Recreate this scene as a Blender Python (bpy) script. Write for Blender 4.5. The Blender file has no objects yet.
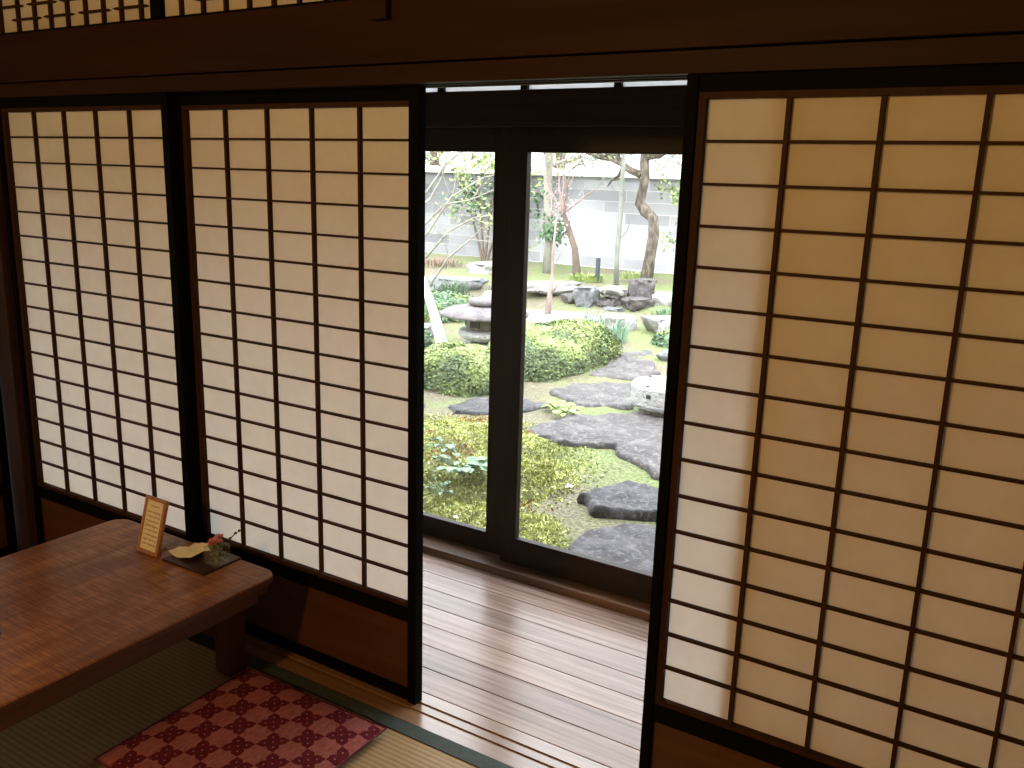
import bpy, bmesh, math, random
from mathutils import Vector, Matrix, noise
random.seed(7)
S = bpy.context.scene
COL = S.collection

# ------------------------------------------------------------------ camera
cam_d = bpy.data.cameras.new('camera')
cam = bpy.data.objects.new('camera', cam_d); COL.objects.link(cam)
yaw, pitch, roll = math.radians(-31.62), math.radians(-13.242), math.radians(1.703)
fw = Vector((math.sin(yaw)*math.cos(pitch), math.cos(yaw)*math.cos(pitch), math.sin(pitch)))
rt = Vector((math.cos(yaw), -math.sin(yaw), 0)); up = rt.cross(fw)
r2 = math.cos(roll)*rt + math.sin(roll)*up
u2 = -math.sin(roll)*rt + math.cos(roll)*up
M = Matrix((r2, u2, -fw)).transposed().to_4x4()
M.translation = Vector((2.164, -1.776, 1.493))
cam.matrix_world = M
cam_d.sensor_width = 36; cam_d.lens = 887.75/1024*36
cam_d.clip_start = .02; cam_d.clip_end = 200
S.camera = cam

# ------------------------------------------------------------------ sky, sun, lamp, exposure
S.view_settings.view_transform = 'Standard'; S.view_settings.look = 'None'
S.view_settings.gamma = 1; S.view_settings.use_curve_mapping = False
S.view_settings.exposure = 1.35
W = bpy.data.worlds.new('sky'); S.world = W; W.use_nodes = True
bg = W.node_tree.nodes['Background']
bg.inputs[0].default_value = (.93, .96, 1.0, 1); bg.inputs[1].default_value = 4.3   # bright overcast sky, a third as bright at the horizon as overhead
wt = W.node_tree; wtc = wt.nodes.new('ShaderNodeTexCoord'); wsp = wt.nodes.new('ShaderNodeSeparateXYZ'); wt.links.new(wtc.outputs['Generated'], wsp.inputs[0])
wmr = wt.nodes.new('ShaderNodeMapRange'); wt.links.new(wsp.outputs[2], wmr.inputs[0]); wmr.inputs[3].default_value = .30; wmr.inputs[4].default_value = 1.0
whs = wt.nodes.new('ShaderNodeHueSaturation'); whs.inputs['Color'].default_value = (.93, .96, 1.0, 1); wt.links.new(wmr.outputs[0], whs.inputs['Value']); wt.links.new(whs.outputs[0], bg.inputs[0])

def light(name, kind, loc, energy, color, **k):
    d = bpy.data.lights.new(name, kind); d.energy = energy; d.color = color
    for a, b in k.items(): setattr(d, a, b)
    o = bpy.data.objects.new(name, d); COL.objects.link(o); o.location = loc
    return o
sun = light('sun', 'SUN', (0, -5, 20), 1.6, (1, .96, .9), angle=math.radians(14))
sun.rotation_euler = Vector((-.35, 1, -1.0)).to_track_quat('-Z', 'Y').to_euler()
light('room_lamp', 'POINT', (.80, -3.4, 2.0), 63, (1, .58, .19), shadow_soft_size=.07)

# ------------------------------------------------------------------ materials
def new_mat(name):
    m = bpy.data.materials.new(name); m.use_nodes = True
    nt = m.node_tree; b = nt.nodes['Principled BSDF']
    return m, nt, b
def nd(nt, t, **k):
    n = nt.nodes.new(t)
    for a, v in k.items():
        if a.startswith('i_'): n.inputs[int(a[2:])].default_value = v
        else: setattr(n, a, v)
    return n
def ramp(nt, fac, stops):
    r = nt.nodes.new('ShaderNodeValToRGB'); nt.links.new(fac, r.inputs[0])
    e = r.color_ramp.elements
    while len(e) < len(stops): e.new(.5)
    for x, (p, c) in zip(e, stops): x.position = p; x.color = (*c, 1)
    return r.outputs[0]
def noise_mat(name, stops, scale=(1, 1, 1), nscale=5, detail=5, rough=.7, bump=0, bdist=.01, coord='Object', spec=.5, distort=0, coat=0):
    m, nt, b = new_mat(name)
    tc = nd(nt, 'ShaderNodeTexCoord'); mp = nd(nt, 'ShaderNodeMapping'); mp.inputs['Scale'].default_value = scale
    nt.links.new(tc.outputs[coord], mp.inputs[0])
    n = nd(nt, 'ShaderNodeTexNoise'); n.inputs['Scale'].default_value = nscale; n.inputs['Detail'].default_value = detail
    n.inputs['Distortion'].default_value = distort
    nt.links.new(mp.outputs[0], n.inputs[0])
    nt.links.new(ramp(nt, n.outputs[0], stops), b.inputs['Base Color'])
    b.inputs['Roughness'].default_value = rough; b.inputs['Specular IOR Level'].default_value = spec
    b.inputs['Coat Weight'].default_value = coat; b.inputs['Coat Roughness'].default_value = .15
    if bump:
        bp = nd(nt, 'ShaderNodeBump'); bp.inputs['Strength'].default_value = bump; bp.inputs['Distance'].default_value = bdist
        nt.links.new(n.outputs[0], bp.inputs['Height']); nt.links.new(bp.outputs[0], b.inputs['Normal'])
    return m
def wood(name, c1, c2, axis='x', rough=.5, spec=.4, grain=14, bump=.15, coat=0):
    sc = {'x': (.06, 1, 1), 'y': (1, .06, 1), 'z': (1, 1, .06)}[axis]
    return noise_mat(name, [(.3, c1), (.7, c2)], sc, grain*3, 6, rough, bump, .002, spec=spec, distort=.4, coat=coat)
def flat(name, c, rough=.6, spec=.4):
    m, nt, b = new_mat(name)
    b.inputs['Base Color'].default_value = (*c, 1); b.inputs['Roughness'].default_value = rough
    b.inputs['Specular IOR Level'].default_value = spec
    return m
LACQ = flat('black_lacquer', (.0028, .0028, .0026), .6, .03)
BROWNX = wood('brown_cedar_x', (.027, .0115, .005), (.044, .019, .008), 'x', .6, .10)
BROWNZ = wood('brown_cedar_z', (.027, .0115, .005), (.044, .019, .008), 'z', .6, .10)
BOARD = wood('skirt_board', (.055, .020, .008), (.08, .032, .013), 'x', .45, grain=9)
BEAM = wood('beam_wood', (.018, .0065, .003), (.030, .011, .005), 'x', .6, .12, grain=8)
BEAM2 = wood('kamoi_wood', (.018, .0075, .0038), (.028, .012, .006), 'x', .6, .12, grain=8)
SILL = wood('sill_wood', (.17, .09, .05), (.27, .16, .09), 'x', .22, .8, grain=10)
PILLAR = wood('pillar_wood', (.022, .010, .006), (.036, .017, .009), 'z', .6, .1)
DARKX = wood('dark_stain_x', (.014, .009, .007), (.025, .017, .012), 'x', .5, .2)
DARKZ = wood('dark_stain_z', (.014, .009, .007), (.025, .017, .012), 'z', .5, .2)
THRESH = wood('threshold_wood', (.05, .028, .018), (.20, .115, .07), 'x', .4, grain=7)
PLASTER = noise_mat('tan_plaster', [(.3, (.32, .24, .15)), (.7, (.40, .31, .19))], nscale=30, rough=.95, bump=.2, bdist=.003)
CEIL = wood('ceiling_board', (.10, .055, .025), (.17, .10, .05), 'x', .6)

def plank_mat():
    m, nt, b = new_mat('veranda_plank')
    tc = nd(nt, 'ShaderNodeTexCoord'); sp = nd(nt, 'ShaderNodeSeparateXYZ'); nt.links.new(tc.outputs['Object'], sp.inputs[0])
    mu = nd(nt, 'ShaderNodeMath', operation='MULTIPLY_ADD'); mu.inputs[1].default_value = 1/.1095; mu.inputs[2].default_value = -.095/.1095
    nt.links.new(sp.outputs[1], mu.inputs[0])
    fl = nd(nt, 'ShaderNodeMath', operation='FLOOR'); nt.links.new(mu.outputs[0], fl.inputs[0])
    wn = nd(nt, 'ShaderNodeTexWhiteNoise', noise_dimensions='1D'); nt.links.new(fl.outputs[0], wn.inputs['W'])
    cb = nd(nt, 'ShaderNodeCombineXYZ'); nt.links.new(sp.outputs[0], cb.inputs[0]); nt.links.new(sp.outputs[1], cb.inputs[1])
    m3 = nd(nt, 'ShaderNodeMath', operation='MULTIPLY'); m3.inputs[1].default_value = 37; nt.links.new(wn.outputs[0], m3.inputs[0]); nt.links.new(m3.outputs[0], cb.inputs[2])
    mp = nd(nt, 'ShaderNodeMapping'); mp.inputs['Scale'].default_value = (2.2, 60, 1); nt.links.new(cb.outputs[0], mp.inputs[0])
    n = nd(nt, 'ShaderNodeTexNoise'); n.inputs['Scale'].default_value = 1; n.inputs['Detail'].default_value = 6; n.inputs['Distortion'].default_value = .5
    nt.links.new(mp.outputs[0], n.inputs[0])
    c = ramp(nt, n.outputs[0], [(.3, (.14, .085, .062)), (.5, (.27, .185, .15)), (.75, (.40, .30, .255))])
    hs = nd(nt, 'ShaderNodeHueSaturation'); nt.links.new(c, hs.inputs['Color'])
    mr = nd(nt, 'ShaderNodeMapRange'); mr.inputs[3].default_value = .88; mr.inputs[4].default_value = 1.12
    nt.links.new(wn.outputs[0], mr.inputs[0]); nt.links.new(mr.outputs[0], hs.inputs['Value'])
    nt.links.new(hs.outputs[0], b.inputs['Base Color'])
    b.inputs['Roughness'].default_value = .27
    b.inputs['Specular IOR Level'].default_value = .36
    bp = nd(nt, 'ShaderNodeBump'); bp.inputs['Strength'].default_value = .12; bp.inputs['Distance'].default_value = .002
    nt.links.new(n.outputs[0], bp.inputs['Height']); nt.links.new(bp.outputs[0], b.inputs['Normal'])
    return m
PLANK = plank_mat()

def paper_mat(name, col, tr):
    m, nt, b = new_mat(name)
    nt.nodes.remove(b); out = nt.nodes['Material Output']
    tc = nd(nt, 'ShaderNodeTexCoord'); n = nd(nt, 'ShaderNodeTexNoise'); n.inputs['Scale'].default_value = 25; n.inputs['Detail'].default_value = 5
    nt.links.new(tc.outputs['Object'], n.inputs[0])
    c = ramp(nt, n.outputs[0], [(.3, tuple(x*.96 for x in col)), (.7, col)])
    c2 = ramp(nt, n.outputs[0], [(.3, tuple(x*.95 for x in tr)), (.7, tr)])
    d = nd(nt, 'ShaderNodeBsdfDiffuse'); t = nd(nt, 'ShaderNodeBsdfTranslucent')
    nt.links.new(c, d.inputs[0]); nt.links.new(c2, t.inputs[0])
    mx = nd(nt, 'ShaderNodeMixShader'); mx.inputs[0].default_value = .50
    nt.links.new(d.outputs[0], mx.inputs[1]); nt.links.new(t.outputs[0], mx.inputs[2]); nt.links.new(mx.outputs[0], out.inputs[0])
    return m
PAPER = paper_mat('shoji_paper', (.86, .80, .66), (.86, .88, .88))
FROST = paper_mat('transom_paper', (.85, .86, .88), (.97, .97, .97)); FROST.node_tree.nodes['Mix Shader'].inputs[0].default_value = .55

def glass_mat(name, ior=1.45, tint=(.97, .98, .98)):
    m, nt, b = new_mat(name); nt.nodes.remove(b); out = nt.nodes['Material Output']
    t = nd(nt, 'ShaderNodeBsdfTransparent'); t.inputs[0].default_value = (*tint, 1)
    g = nd(nt, 'ShaderNodeBsdfGlossy'); g.inputs['Roughness'].default_value = .02
    f = nd(nt, 'ShaderNodeFresnel'); ge = nd(nt, 'ShaderNodeNewGeometry'); mr = nd(nt, 'ShaderNodeMapRange'); mr.inputs[3].default_value = ior; mr.inputs[4].default_value = 1/ior
    nt.links.new(ge.outputs['Backfacing'], mr.inputs[0]); nt.links.new(mr.outputs[0], f.inputs[0])   # thin pane: same reflectance from both faces
    mx = nd(nt, 'ShaderNodeMixShader'); nt.links.new(f.outputs[0], mx.inputs[0]); nt.links.new(t.outputs[0], mx.inputs[1]); nt.links.new(g.outputs[0], mx.inputs[2])
    nt.links.new(mx.outputs[0], out.inputs[0]); return m
GLASS = glass_mat('window_glass')

def milky_glass(name):
    m = glass_mat(name, 1.5, (.95, .97, .96)); nt = m.node_tree; out = nt.nodes['Material Output']; src = out.inputs[0].links[0].from_socket
    d = nd(nt, 'ShaderNodeBsdfDiffuse'); d.inputs[0].default_value = (.75, .80, .74, 1)
    mx = nd(nt, 'ShaderNodeMixShader'); mx.inputs[0].default_value = .06; nt.links.new(src, mx.inputs[1]); nt.links.new(d.outputs[0], mx.inputs[2]); nt.links.new(mx.outputs[0], out.inputs[0])
    return m
def tatami_mat():
    m, nt, b = new_mat('tatami_rush')
    tc = nd(nt, 'ShaderNodeTexCoord')
    w = nd(nt, 'ShaderNodeTexWave', wave_type='BANDS', bands_direction='Y', wave_profile='SIN'); w.inputs['Scale'].default_value = 2*math.pi/20/.0165
    nt.links.new(tc.outputs['Object'], w.inputs[0])
    mp = nd(nt, 'ShaderNodeMapping'); mp.inputs['Scale'].default_value = (260, 18, 1); nt.links.new(tc.outputs['Object'], mp.inputs[0])
    n = nd(nt, 'ShaderNodeTexNoise'); n.inputs['Scale'].default_value = 1; nt.links.new(mp.outputs[0], n.inputs[0])
    ad = nd(nt, 'ShaderNodeMath', operation='MULTIPLY_ADD'); ad.inputs[1].default_value = .5; nt.links.new(n.outputs[0], ad.inputs[0]); 
    ml = nd(nt, 'ShaderNodeMath', operation='MULTIPLY'); ml.inputs[1].default_value = .5; nt.links.new(w.outputs['Fac'], ml.inputs[0]); nt.links.new(ml.outputs[0], ad.inputs[2])
    nt.links.new(ramp(nt, ad.outputs[0], [(.15, (.25, .165, .075)), (.45, (.33, .225, .11)), (.8, (.40, .285, .145))]), b.inputs['Base Color'])
    b.inputs['Roughness'].default_value = .6; b.inputs['Specular IOR Level'].default_value = .2
    bp = nd(nt, 'ShaderNodeBump'); bp.inputs['Strength'].default_value = .35; bp.inputs['Distance'].default_value = .0015
    nt.links.new(w.outputs['Fac'], bp.inputs['Height']); nt.links.new(bp.outputs[0], b.inputs['Normal'])
    return m
TATAMI = tatami_mat()
BORDER = noise_mat('green_cloth_border', [(.3, (.022, .034, .030)), (.7, (.045, .060, .050))], nscale=160, rough=.85, bump=.2, bdist=.001)

# ------------------------------------------------------------------ mesh helpers
class MB:
    """collects vertices and faces, then links them as one mesh object"""
    def __init__(s): s.v = []; s.f = []; s.mi = []
    def add(s, vs, fs, mi=0):
        k = len(s.v); s.v += [tuple(v) for v in vs]; s.f += [tuple(i+k for i in f) for f in fs]; s.mi += [mi]*len(fs)
    def box(s, a, b, mi=0):
        x0, y0, z0 = a; x1, y1, z1 = b
        v = [(x, y, z) for z in (z0, z1) for y in (y0, y1) for x in (x0, x1)]
        s.add(v, [(0, 2, 3, 1), (4, 5, 7, 6), (0, 1, 5, 4), (2, 6, 7, 3), (0, 4, 6, 2), (1, 3, 7, 5)], mi)
    def tube(s, pts, rad, n=8, mi=0, cap=True, jit=0):
        pts = [Vector(p) for p in pts]; rings = []
        for i, p in enumerate(pts):
            t = (pts[min(i+1, len(pts)-1)] - pts[max(i-1, 0)]).normalized()
            a = t.orthogonal().normalized() if i == 0 else (prev - t*prev.dot(t)).normalized()
            prev = a; b = t.cross(a)
            r = rad[i] if hasattr(rad, '__len__') else rad
            ring = []
            for k in range(n):
                q = 2*math.pi*k/n; rr = r*(1+random.uniform(-jit, jit))
                ring.append(p + (a*math.cos(q) + b*math.sin(q))*rr)
            rings.append(ring)
        vs = [v for rg in rings for v in rg]; fs = []
        for i in range(len(rings)-1):
            for k in range(n): fs.append((i*n+k, i*n+(k+1) % n, (i+1)*n+(k+1) % n, (i+1)*n+k))
        if cap: fs.append(tuple(range(n-1, -1, -1))); fs.append(tuple((len(rings)-1)*n+k for k in range(n)))
        s.add(vs, fs, mi)
    def lathe(s, prof, c=(0, 0, 0), n=32, mi=0, wob=0, sx=1, sy=1):
        vs = []; fs = []
        for j, (r, z) in enumerate(prof):
            for k in range(n):
                q = 2*math.pi*k/n
                w = 1 + wob*noise.noise(Vector((math.cos(q)*1.3+c[0]*3, math.sin(q)*1.3, z*2)))
                vs.append((c[0]+r*w*math.cos(q)*sx, c[1]+r*w*math.sin(q)*sy, c[2]+z))
        for j in range(len(prof)-1):
            for k in range(n): fs.append((j*n+k, j*n+(k+1) % n, (j+1)*n+(k+1) % n, (j+1)*n+k))
        fs.append(tuple(range(n-1, -1, -1))); fs.append(tuple((len(prof)-1)*n+k for k in range(n)))
        s.add(vs, fs, mi)
    def leaf(s, c, n, size, asp=.5, mi=0):
        n = Vector(n).normalized(); a = n.orthogonal().normalized(); a.rotate(Matrix.Rotation(random.uniform(0, 6.28), 3, n)); b = n.cross(a)
        c = Vector(c); a = a*size; b = b*size*asp
        s.add([c-a, c-a*.1+b, c+a, c-a*.1-b], [(0, 1, 2, 3)], mi)
    def build(s, name, mats, parent=None, bevel=0, smooth=False, loc=None):
        me = bpy.data.meshes.new(name); me.from_pydata(s.v, [], s.f); me.update()
        mats = mats if isinstance(mats, (list, tuple)) else [mats]
        for m in mats: me.materials.append(m)
        if len(mats) > 1: me.polygons.foreach_set('material_index', s.mi)
        if smooth: me.polygons.foreach_set('use_smooth', [True]*len(me.polygons))
        o = bpy.data.objects.new(name, me); COL.objects.link(o)
        if parent is not None: o.parent = parent
        if loc: o.location = loc
        if bevel:
            bv = o.modifiers.new('bevel', 'BEVEL'); bv.width = bevel; bv.segments = 2; bv.limit_method = 'ANGLE'
        return o
def thing(name, label, cat, loc=(0, 0, 0), rz=0, group=None):
    o = bpy.data.objects.new(name, None); COL.objects.link(o); o.empty_display_size = .1
    o.location = loc; o.rotation_euler = (0, 0, rz)
    return tag(o, label, cat, group)
def tag(o, label, cat, group=None, kind=None):
    o['label'] = label; o['category'] = cat
    if group: o['group'] = group
    if kind: o['kind'] = kind
    return o
def struct(o, label=None):
    o['kind'] = 'structure'
    if label: o['label'] = label
    return o
def box1(name, a, b, m, parent=None, bevel=0):
    q = MB(); q.box(a, b); return q.build(name, m, parent, bevel)
def copy_tree(o, parent=None):
    c = o.copy(); COL.objects.link(c); c.parent = parent
    for ch in list(o.children): copy_tree(ch, c)
    return c

# ------------------------------------------------------------------ room shell
XL, XR, YB, ZC = -1.22, 3.6, -5.2, 2.55
struct(box1('floor', (XL-.1, YB-.1, -.06), (XR+.1, -.05, 0), TATAMI), 'straw tatami matting of the dim room')
struct(box1('ceiling', (XL-.2, YB-.2, ZC), (XR+.2, 1.12, ZC+.06), CEIL))
struct(box1('wall_back', (XL-.1, YB-.1, 0), (XR+.1, YB, ZC), PLASTER))
struct(box1('wall_right', (XR, YB, 0), (XR+.1, 1.05, ZC), PLASTER))
w = MB(); w.box((XL-.1, YB, 0), (XL, -1.16, ZC)); w.box((XL-.1, -1.16, 1.70), (XL, .05, ZC))
struct(w.build('wall_left', PLASTER))
# wall behind the right-hand screen (solid from its left edge on) and above the beam
w = MB(); w.box((2.60, .0, 0), (XR, .10, 1.699)); w.box((.74, .0, 1.895), (XR, .10, ZC)); w.box((XL, .0, 2.28), (.74, .10, ZC))
struct(w.build('wall_front', PLASTER))
# sliding door head (kamoi) and long beam (nageshi)
k = MB(); k.box((XL, -.022, 1.699), (XR, .006, 1.742)); k.box((XL, .006, 1.709), (XR, .030, 1.742)); k.box((XL, .030, 1.699), (XR, .042, 1.742))
k.box((XL, .042, 1.709), (XR, .072, 1.742)); k.box((XL, .072, 1.699), (XR, .095, 1.742))
struct(k.build('trim_1', BEAM2), 'grooved brown wooden head track above the sliding screens')
struct(box1('trim_2', (XL, -.030, 1.746), (XR, .095, 1.895), BEAM, bevel=.002), 'long reddish brown wooden beam above the screens')
# sill (shikii) with grooves
k = MB()
for a, b, z in ((-.046, .002, .0), (.002, .015, -.004), (.015, .038, .0), (.038, .051, -.004), (.051, .0935, .0)):
    k.box((XL, a, -.05), (XR, b, z))
struct(k.build('trim_3', SILL), 'polished wooden sill with two sliding grooves')
k = MB(); k.box((XL, -.098, -.01), (XR, -.050, .0025)); 
struct(k.build('trim_4', BORDER), 'dark green cloth border of the tatami beside the sill')
k = MB(); k.box((XL, -1.935, 0), (XR, -1.875, .0025)); k.box((.40, -1.875, 0), (.45, -.098, .0018))
struct(k.build('trim_5', BORDER))
# corner pillar
struct(box1('pillar', (XL+.0, -.036, 0), (-1.062, .10, 1.699), PILLAR, bevel=.004), 'dark wooden pillar in the far left corner')
struct(box1('trim_6', (.672, -.052, 1.842), (.724, -.0, ZC), BEAM, bevel=.002), 'short wooden post hanging over the beam')

# ------------------------------------------------------------------ shoji screens
CW, RP = .17, .0843
ZT = 1.655; ZB = ZT-16*RP
def shoji(name, label, x0, x1, y, ncol=5, grid0=None, parent=None, loc=None, rz=0):
    """x0, x1: clear paper width; front face of the lattice at local y = 0"""
    t = thing(name, label, 'sliding screen', loc or (0, y, 0), rz, 'sliding paper screens')
    w = .033; bz = .012
    for a, b in ((x0-w, x0-.009), (x1+.004, x1+w)):
        box1('stile', (a, -.012, .0006), (b, .022, 1.706), LACQ, t, .0015)
    box1('top_rail', (x0-.009, -.007, ZT+.010), (x1+.004, .021, 1.706), LACQ, t)
    box1('middle_rail', (x0-.009, -.007, ZB-.056), (x1+.004, .021, ZB-.012), LACQ, t)
    box1('bottom_rail', (x0-.009, -.007, .003), (x1+.004, .021, .036), LACQ, t)
    box1('skirt_board', (x0-.009, .004, .036), (x1+.004, .012, ZB-.056), BOARD, t)
    q = MB()
    q.box((x0-.009, -.004, ZB-.012), (x0+.007, .013, ZT+.010)); q.box((x1, -.004, ZB-.012), (x1+.004, .013, ZT+.010))
    q.box((x0+.007, -.004, ZT-.003), (x1, .013, ZT+.010)); q.box((x0+.007, -.004, ZB-.012), (x1, .013, ZB))
    q.build('inner_frame', BROWNZ, t)
    q = MB(); g0 = x1-ncol*CW if grid0 is None else grid0
    for i in range(1, ncol): q.box((g0+CW*i-.0042, 0, ZB), (g0+CW*i+.0042, .0125, ZT))
    q.build('vertical_bars', BROWNZ, t)
    q = MB()
    for i in range(1, 16): q.box((x0, .0015, ZT-RP*i-.003), (x1, .0122, ZT-RP*i+.003))
    q.build('horizontal_bars', BROWNX, t)
    q = MB(); q.box((x0-.003, .0126, ZB-.004), (x1+.003, .0130, ZT+.004)); q.build('paper', PAPER, t)
    return t
shoji('shoji_screen', 'tall paper screen at the far left, beside the corner pillar', -1.020, -.170, 0)
shoji('shoji_screen', 'tall paper screen between the leftmost screen and the open gap', -.1243, .7257, .039)
shoji('shoji_screen', 'largest looking paper screen, right of the open gap, with a pale strip down its left', 1.500, 2.35, 0)
shoji('shoji_screen', 'paper screen hidden behind the right one, darkening all but its left strip', 1.674, 2.524, .039)
# side wall screen, its face towards +x
s = shoji('shoji_screen', 'paper screen on the left side wall, only its edge showing past the pillar', -.925, -.075, 0)
s.matrix_world = Matrix(((0, -1, 0, -1.155), (1, 0, 0, 0), (0, 0, 1, 0), (0, 0, 0, 1)))
struct(box1('baseboard_left', (XL-.06, -1.16, -.02), (XL+.05, -.09, .002), SILL))

# ------------------------------------------------------------------ ranma (lattice transoms above the beam)
PAPER2 = PAPER
def ranma(label, x0, x1, bars):
    t = thing('lattice_transom', label, 'transom', (0, 0, 0), 0, 'lattice transoms above the beam')
    q = MB(); z0, z1 = 1.895, 2.28
    q.box((x0, .0, z0), (x1, .03, z0+.012)); q.box((x0, .0, z1-.02), (x1, .03, z1)); q.box((x0, .0, z0), (x0+.022, .03, z1)); q.box((x1-.022, .0, z0), (x1, .03, z1))
    q.build('frame', LACQ, t)
    q = MB()
    for x in bars: q.box((x-.0045, .006, z0+.01), (x+.005, .018, z1-.02))
    q.build('vertical_bars', BROWNZ, t)
    q = MB(); n = 0
    rows = [z0+.050+.043*i for i in range(8)]
    for ri, z in enumerate(rows):
        for bi in range(len(bars)):
            if (bi+ri) % 2 == 0: continue
            a = max(x0+.02, bars[bi]-.034); b = min(x1-.02, (bars[bi+1] if bi+1 < len(bars) else bars[bi]+.09)+.034)
            if b <= a+.03: continue
            m = (a+b)/2
            q.add([(a, .005, z), (a+.012, .005, z-.0035), (b-.012, .005, z-.0035), (b, .005, z), (b-.012, .005, z+.0035), (a+.012, .005, z+.0035),
                   (a, .016, z), (a+.012, .016, z-.0035), (b-.012, .016, z-.0035), (b, .016, z), (b-.012, .016, z+.0035), (a+.012, .016, z+.0035)],
                  [(0, 1, 2, 3, 4, 5), (11, 10, 9, 8, 7, 6)]+[(i, i+6, (i+1) % 6+6, (i+1) % 6) for i in range(6)])
    q.build('short_bars', BROWNX, t)
    q = MB(); q.box((x0+.004, .0185, z0+.002), (x1-.004, .019, z1-.004)); q.build('paper', PAPER2, t)
ranma('paper transom with staggered short bars at top left corner', -1.088, -.18, [-1.0, -.897, -.802, -.713, -.622, -.528, -.438, -.351, -.258])
ranma('paper transom with staggered bars above the second screen', -.18, .665, [-.078+.0925*i for i in range(8)])

# ------------------------------------------------------------------ veranda corridor
XE0, XE1 = -2.3, 3.6
fl = MB(); fl.box((XE0, .090, -.05), (XE1, .97, -.010))
struct(fl.build('subfloor', flat('gap_dark', (.01, .007, .005), .8)))
fl = MB(); y = .0955
for i in range(8):
    y2 = y+.1095 if i < 7 else .885
    y2 = min(y2, .885)
    if y2-y > .01: fl.box((XE0, y+.0014, -.03), (XE1, y2-.0014, 0))
    y += .1095
struct(fl.build('floor', PLANK, bevel=.0012), 'glossy brown plank floor of the veranda corridor')
struct(box1('trim_7', (XE0, .884, -.03), (XE1, 1.06, .030), THRESH, bevel=.003), 'worn wooden threshold under the glass doors')
struct(box1('ceiling', (XE0, .09, 2.16), (XE1, 1.12, 2.22), CEIL), 'corridor ceiling')
w = MB(); w.box((XE0-.1, .0, -.3), (XE0, 1.1, 2.3)); struct(w.build('wall_left', PLASTER))
w = MB(); w.box((XE0, .0, -.3), (XL, .09, 2.3)); struct(w.build('wall_front', PLASTER))
struct(box1('foundation', (XE0-.1, .95, -.5), (XE1+.1, 1.10, -.03), flat('foundation_grey', (.2, .19, .18), .9)))
struct(box1('trim_8', (XE0, .925, 1.655), (XE1, 1.06, 1.777), DARKX, bevel=.003), 'dark brown lintel over the glass doors')
w = MB(); w.box((XE0, .95, 1.93), (XE1, 1.08, 2.8)); struct(w.build('wall_outer', DARKX))
GX = [-2.17, -1.295, -.42, .457, 1.334, 2.21, 3.08]
for i in range(6):
    a, b = GX[i], GX[i+1]
    y0 = .945 if i % 2 else .982
    t = bpy.data.objects.new('door_%d' % (i+1), None); COL.objects.link(t); t.location = (a, y0, .03); struct(t)
    a2 = -.004 if i % 2 else .0; wd = b-a+.004
    y1 = .030
    sw = .066; sr = .098
    if i % 2: wd += .0
    for nm, p, q in (('stile', (0, 0, 0), (sw, y1, 1.625)), ('stile', (wd-sr, 0, 0), (wd, y1, 1.625)), ('top_rail', (sw, 0, 1.541), (wd-sr, y1, 1.625)), ('bottom_rail', (sw, 0, 0), (wd-sr, y1, .106 if i % 2 else .082))):
        box1(nm, p, q, DARKZ if nm == 'stile' else DARKX, t, .002)
    box1('glass_pane', (sw-.005, .013, .078), (wd-sr+.005, .017, 1.555), GLASS, t)
    if i in (2, 3): t['label'] = 'dark framed glass sliding door, ' + ('left pane partly hidden by the paper screen' if i == 2 else 'wide pane on the right of the gap')
for n in range(1):
    t = bpy.data.objects.new('window_1', None); COL.objects.link(t); struct(t, 'long transom of white panes above the lintel')
    q = MB(); q.box((XE0, .955, 1.777), (XE1, .990, 1.780)); q.box((XE0, .955, 1.93), (XE1, .990, 2.12))
    x = .168-.36*6
    while x < XE1:
        q.box((x-.013, .957, 1.77), (x+.013, .988, 1.93)); x += .355
    q.build('window_frame', DARKX, t)
    box1('frosted_pane', (XE0, .972, 1.775), (XE1, .975, 1.94), FROST, t)
# eaves and roof outside
q = MB(); q.box((-6, -5, 2.78), (8, 1.75, 2.88))
struct(q.build('roof', DARKX))

# ------------------------------------------------------------------ low table
def table_mat():
    m, nt, b = new_mat('table_top_wood')
    tc = nd(nt, 'ShaderNodeTexCoord')
    def nz(scale, s, det=5, dist=0):
        mp = nd(nt, 'ShaderNodeMapping'); mp.inputs['Scale'].default_value = scale; nt.links.new(tc.outputs['Object'], mp.inputs[0])
        n = nd(nt, 'ShaderNodeTexNoise'); n.inputs['Scale'].default_value = s; n.inputs['Detail'].default_value = det; n.inputs['Distortion'].default_value = dist
        nt.links.new(mp.outputs[0], n.inputs[0]); return n.outputs[0]
    g = nz((1, .12, 1), 22, 6, .5); f = nz((.35, 6, 1), 38, 3, .2); l = nz((1, .4, 1), 4, 3, .3)
    a = nd(nt, 'ShaderNodeMath', operation='MULTIPLY_ADD'); a.inputs[1].default_value = .42; nt.links.new(f, a.inputs[0])
    a0 = nd(nt, 'ShaderNodeMath', operation='MULTIPLY_ADD'); a0.inputs[1].default_value = .35; nt.links.new(g, a0.inputs[0])
    a1 = nd(nt, 'ShaderNodeMath', operation='MULTIPLY'); a1.inputs[1].default_value = .35; nt.links.new(l, a1.inputs[0])
    nt.links.new(a1.outputs[0], a0.inputs[2]); nt.links.new(a0.outputs[0], a.inputs[2])
    nt.links.new(ramp(nt, a.outputs[0], [(.38, (.10, .034, .010)), (.52, (.22, .083, .027)), (.68, (.46, .22, .07))]), b.inputs['Base Color'])
    b.inputs['Roughness'].default_value = .28; b.inputs['Specular IOR Level'].default_value = .38
    bp = nd(nt, 'ShaderNodeBump'); bp.inputs['Strength'].default_value = .18; bp.inputs['Distance'].default_value = .002
    nt.links.new(f, bp.inputs['Height']); nt.links.new(bp.outputs[0], b.inputs['Normal'])
    return m
TAB = table_mat()
TABS = wood('table_side_wood', (.055, .019, .009), (.095, .034, .016), 'y', .4, .5)
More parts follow.
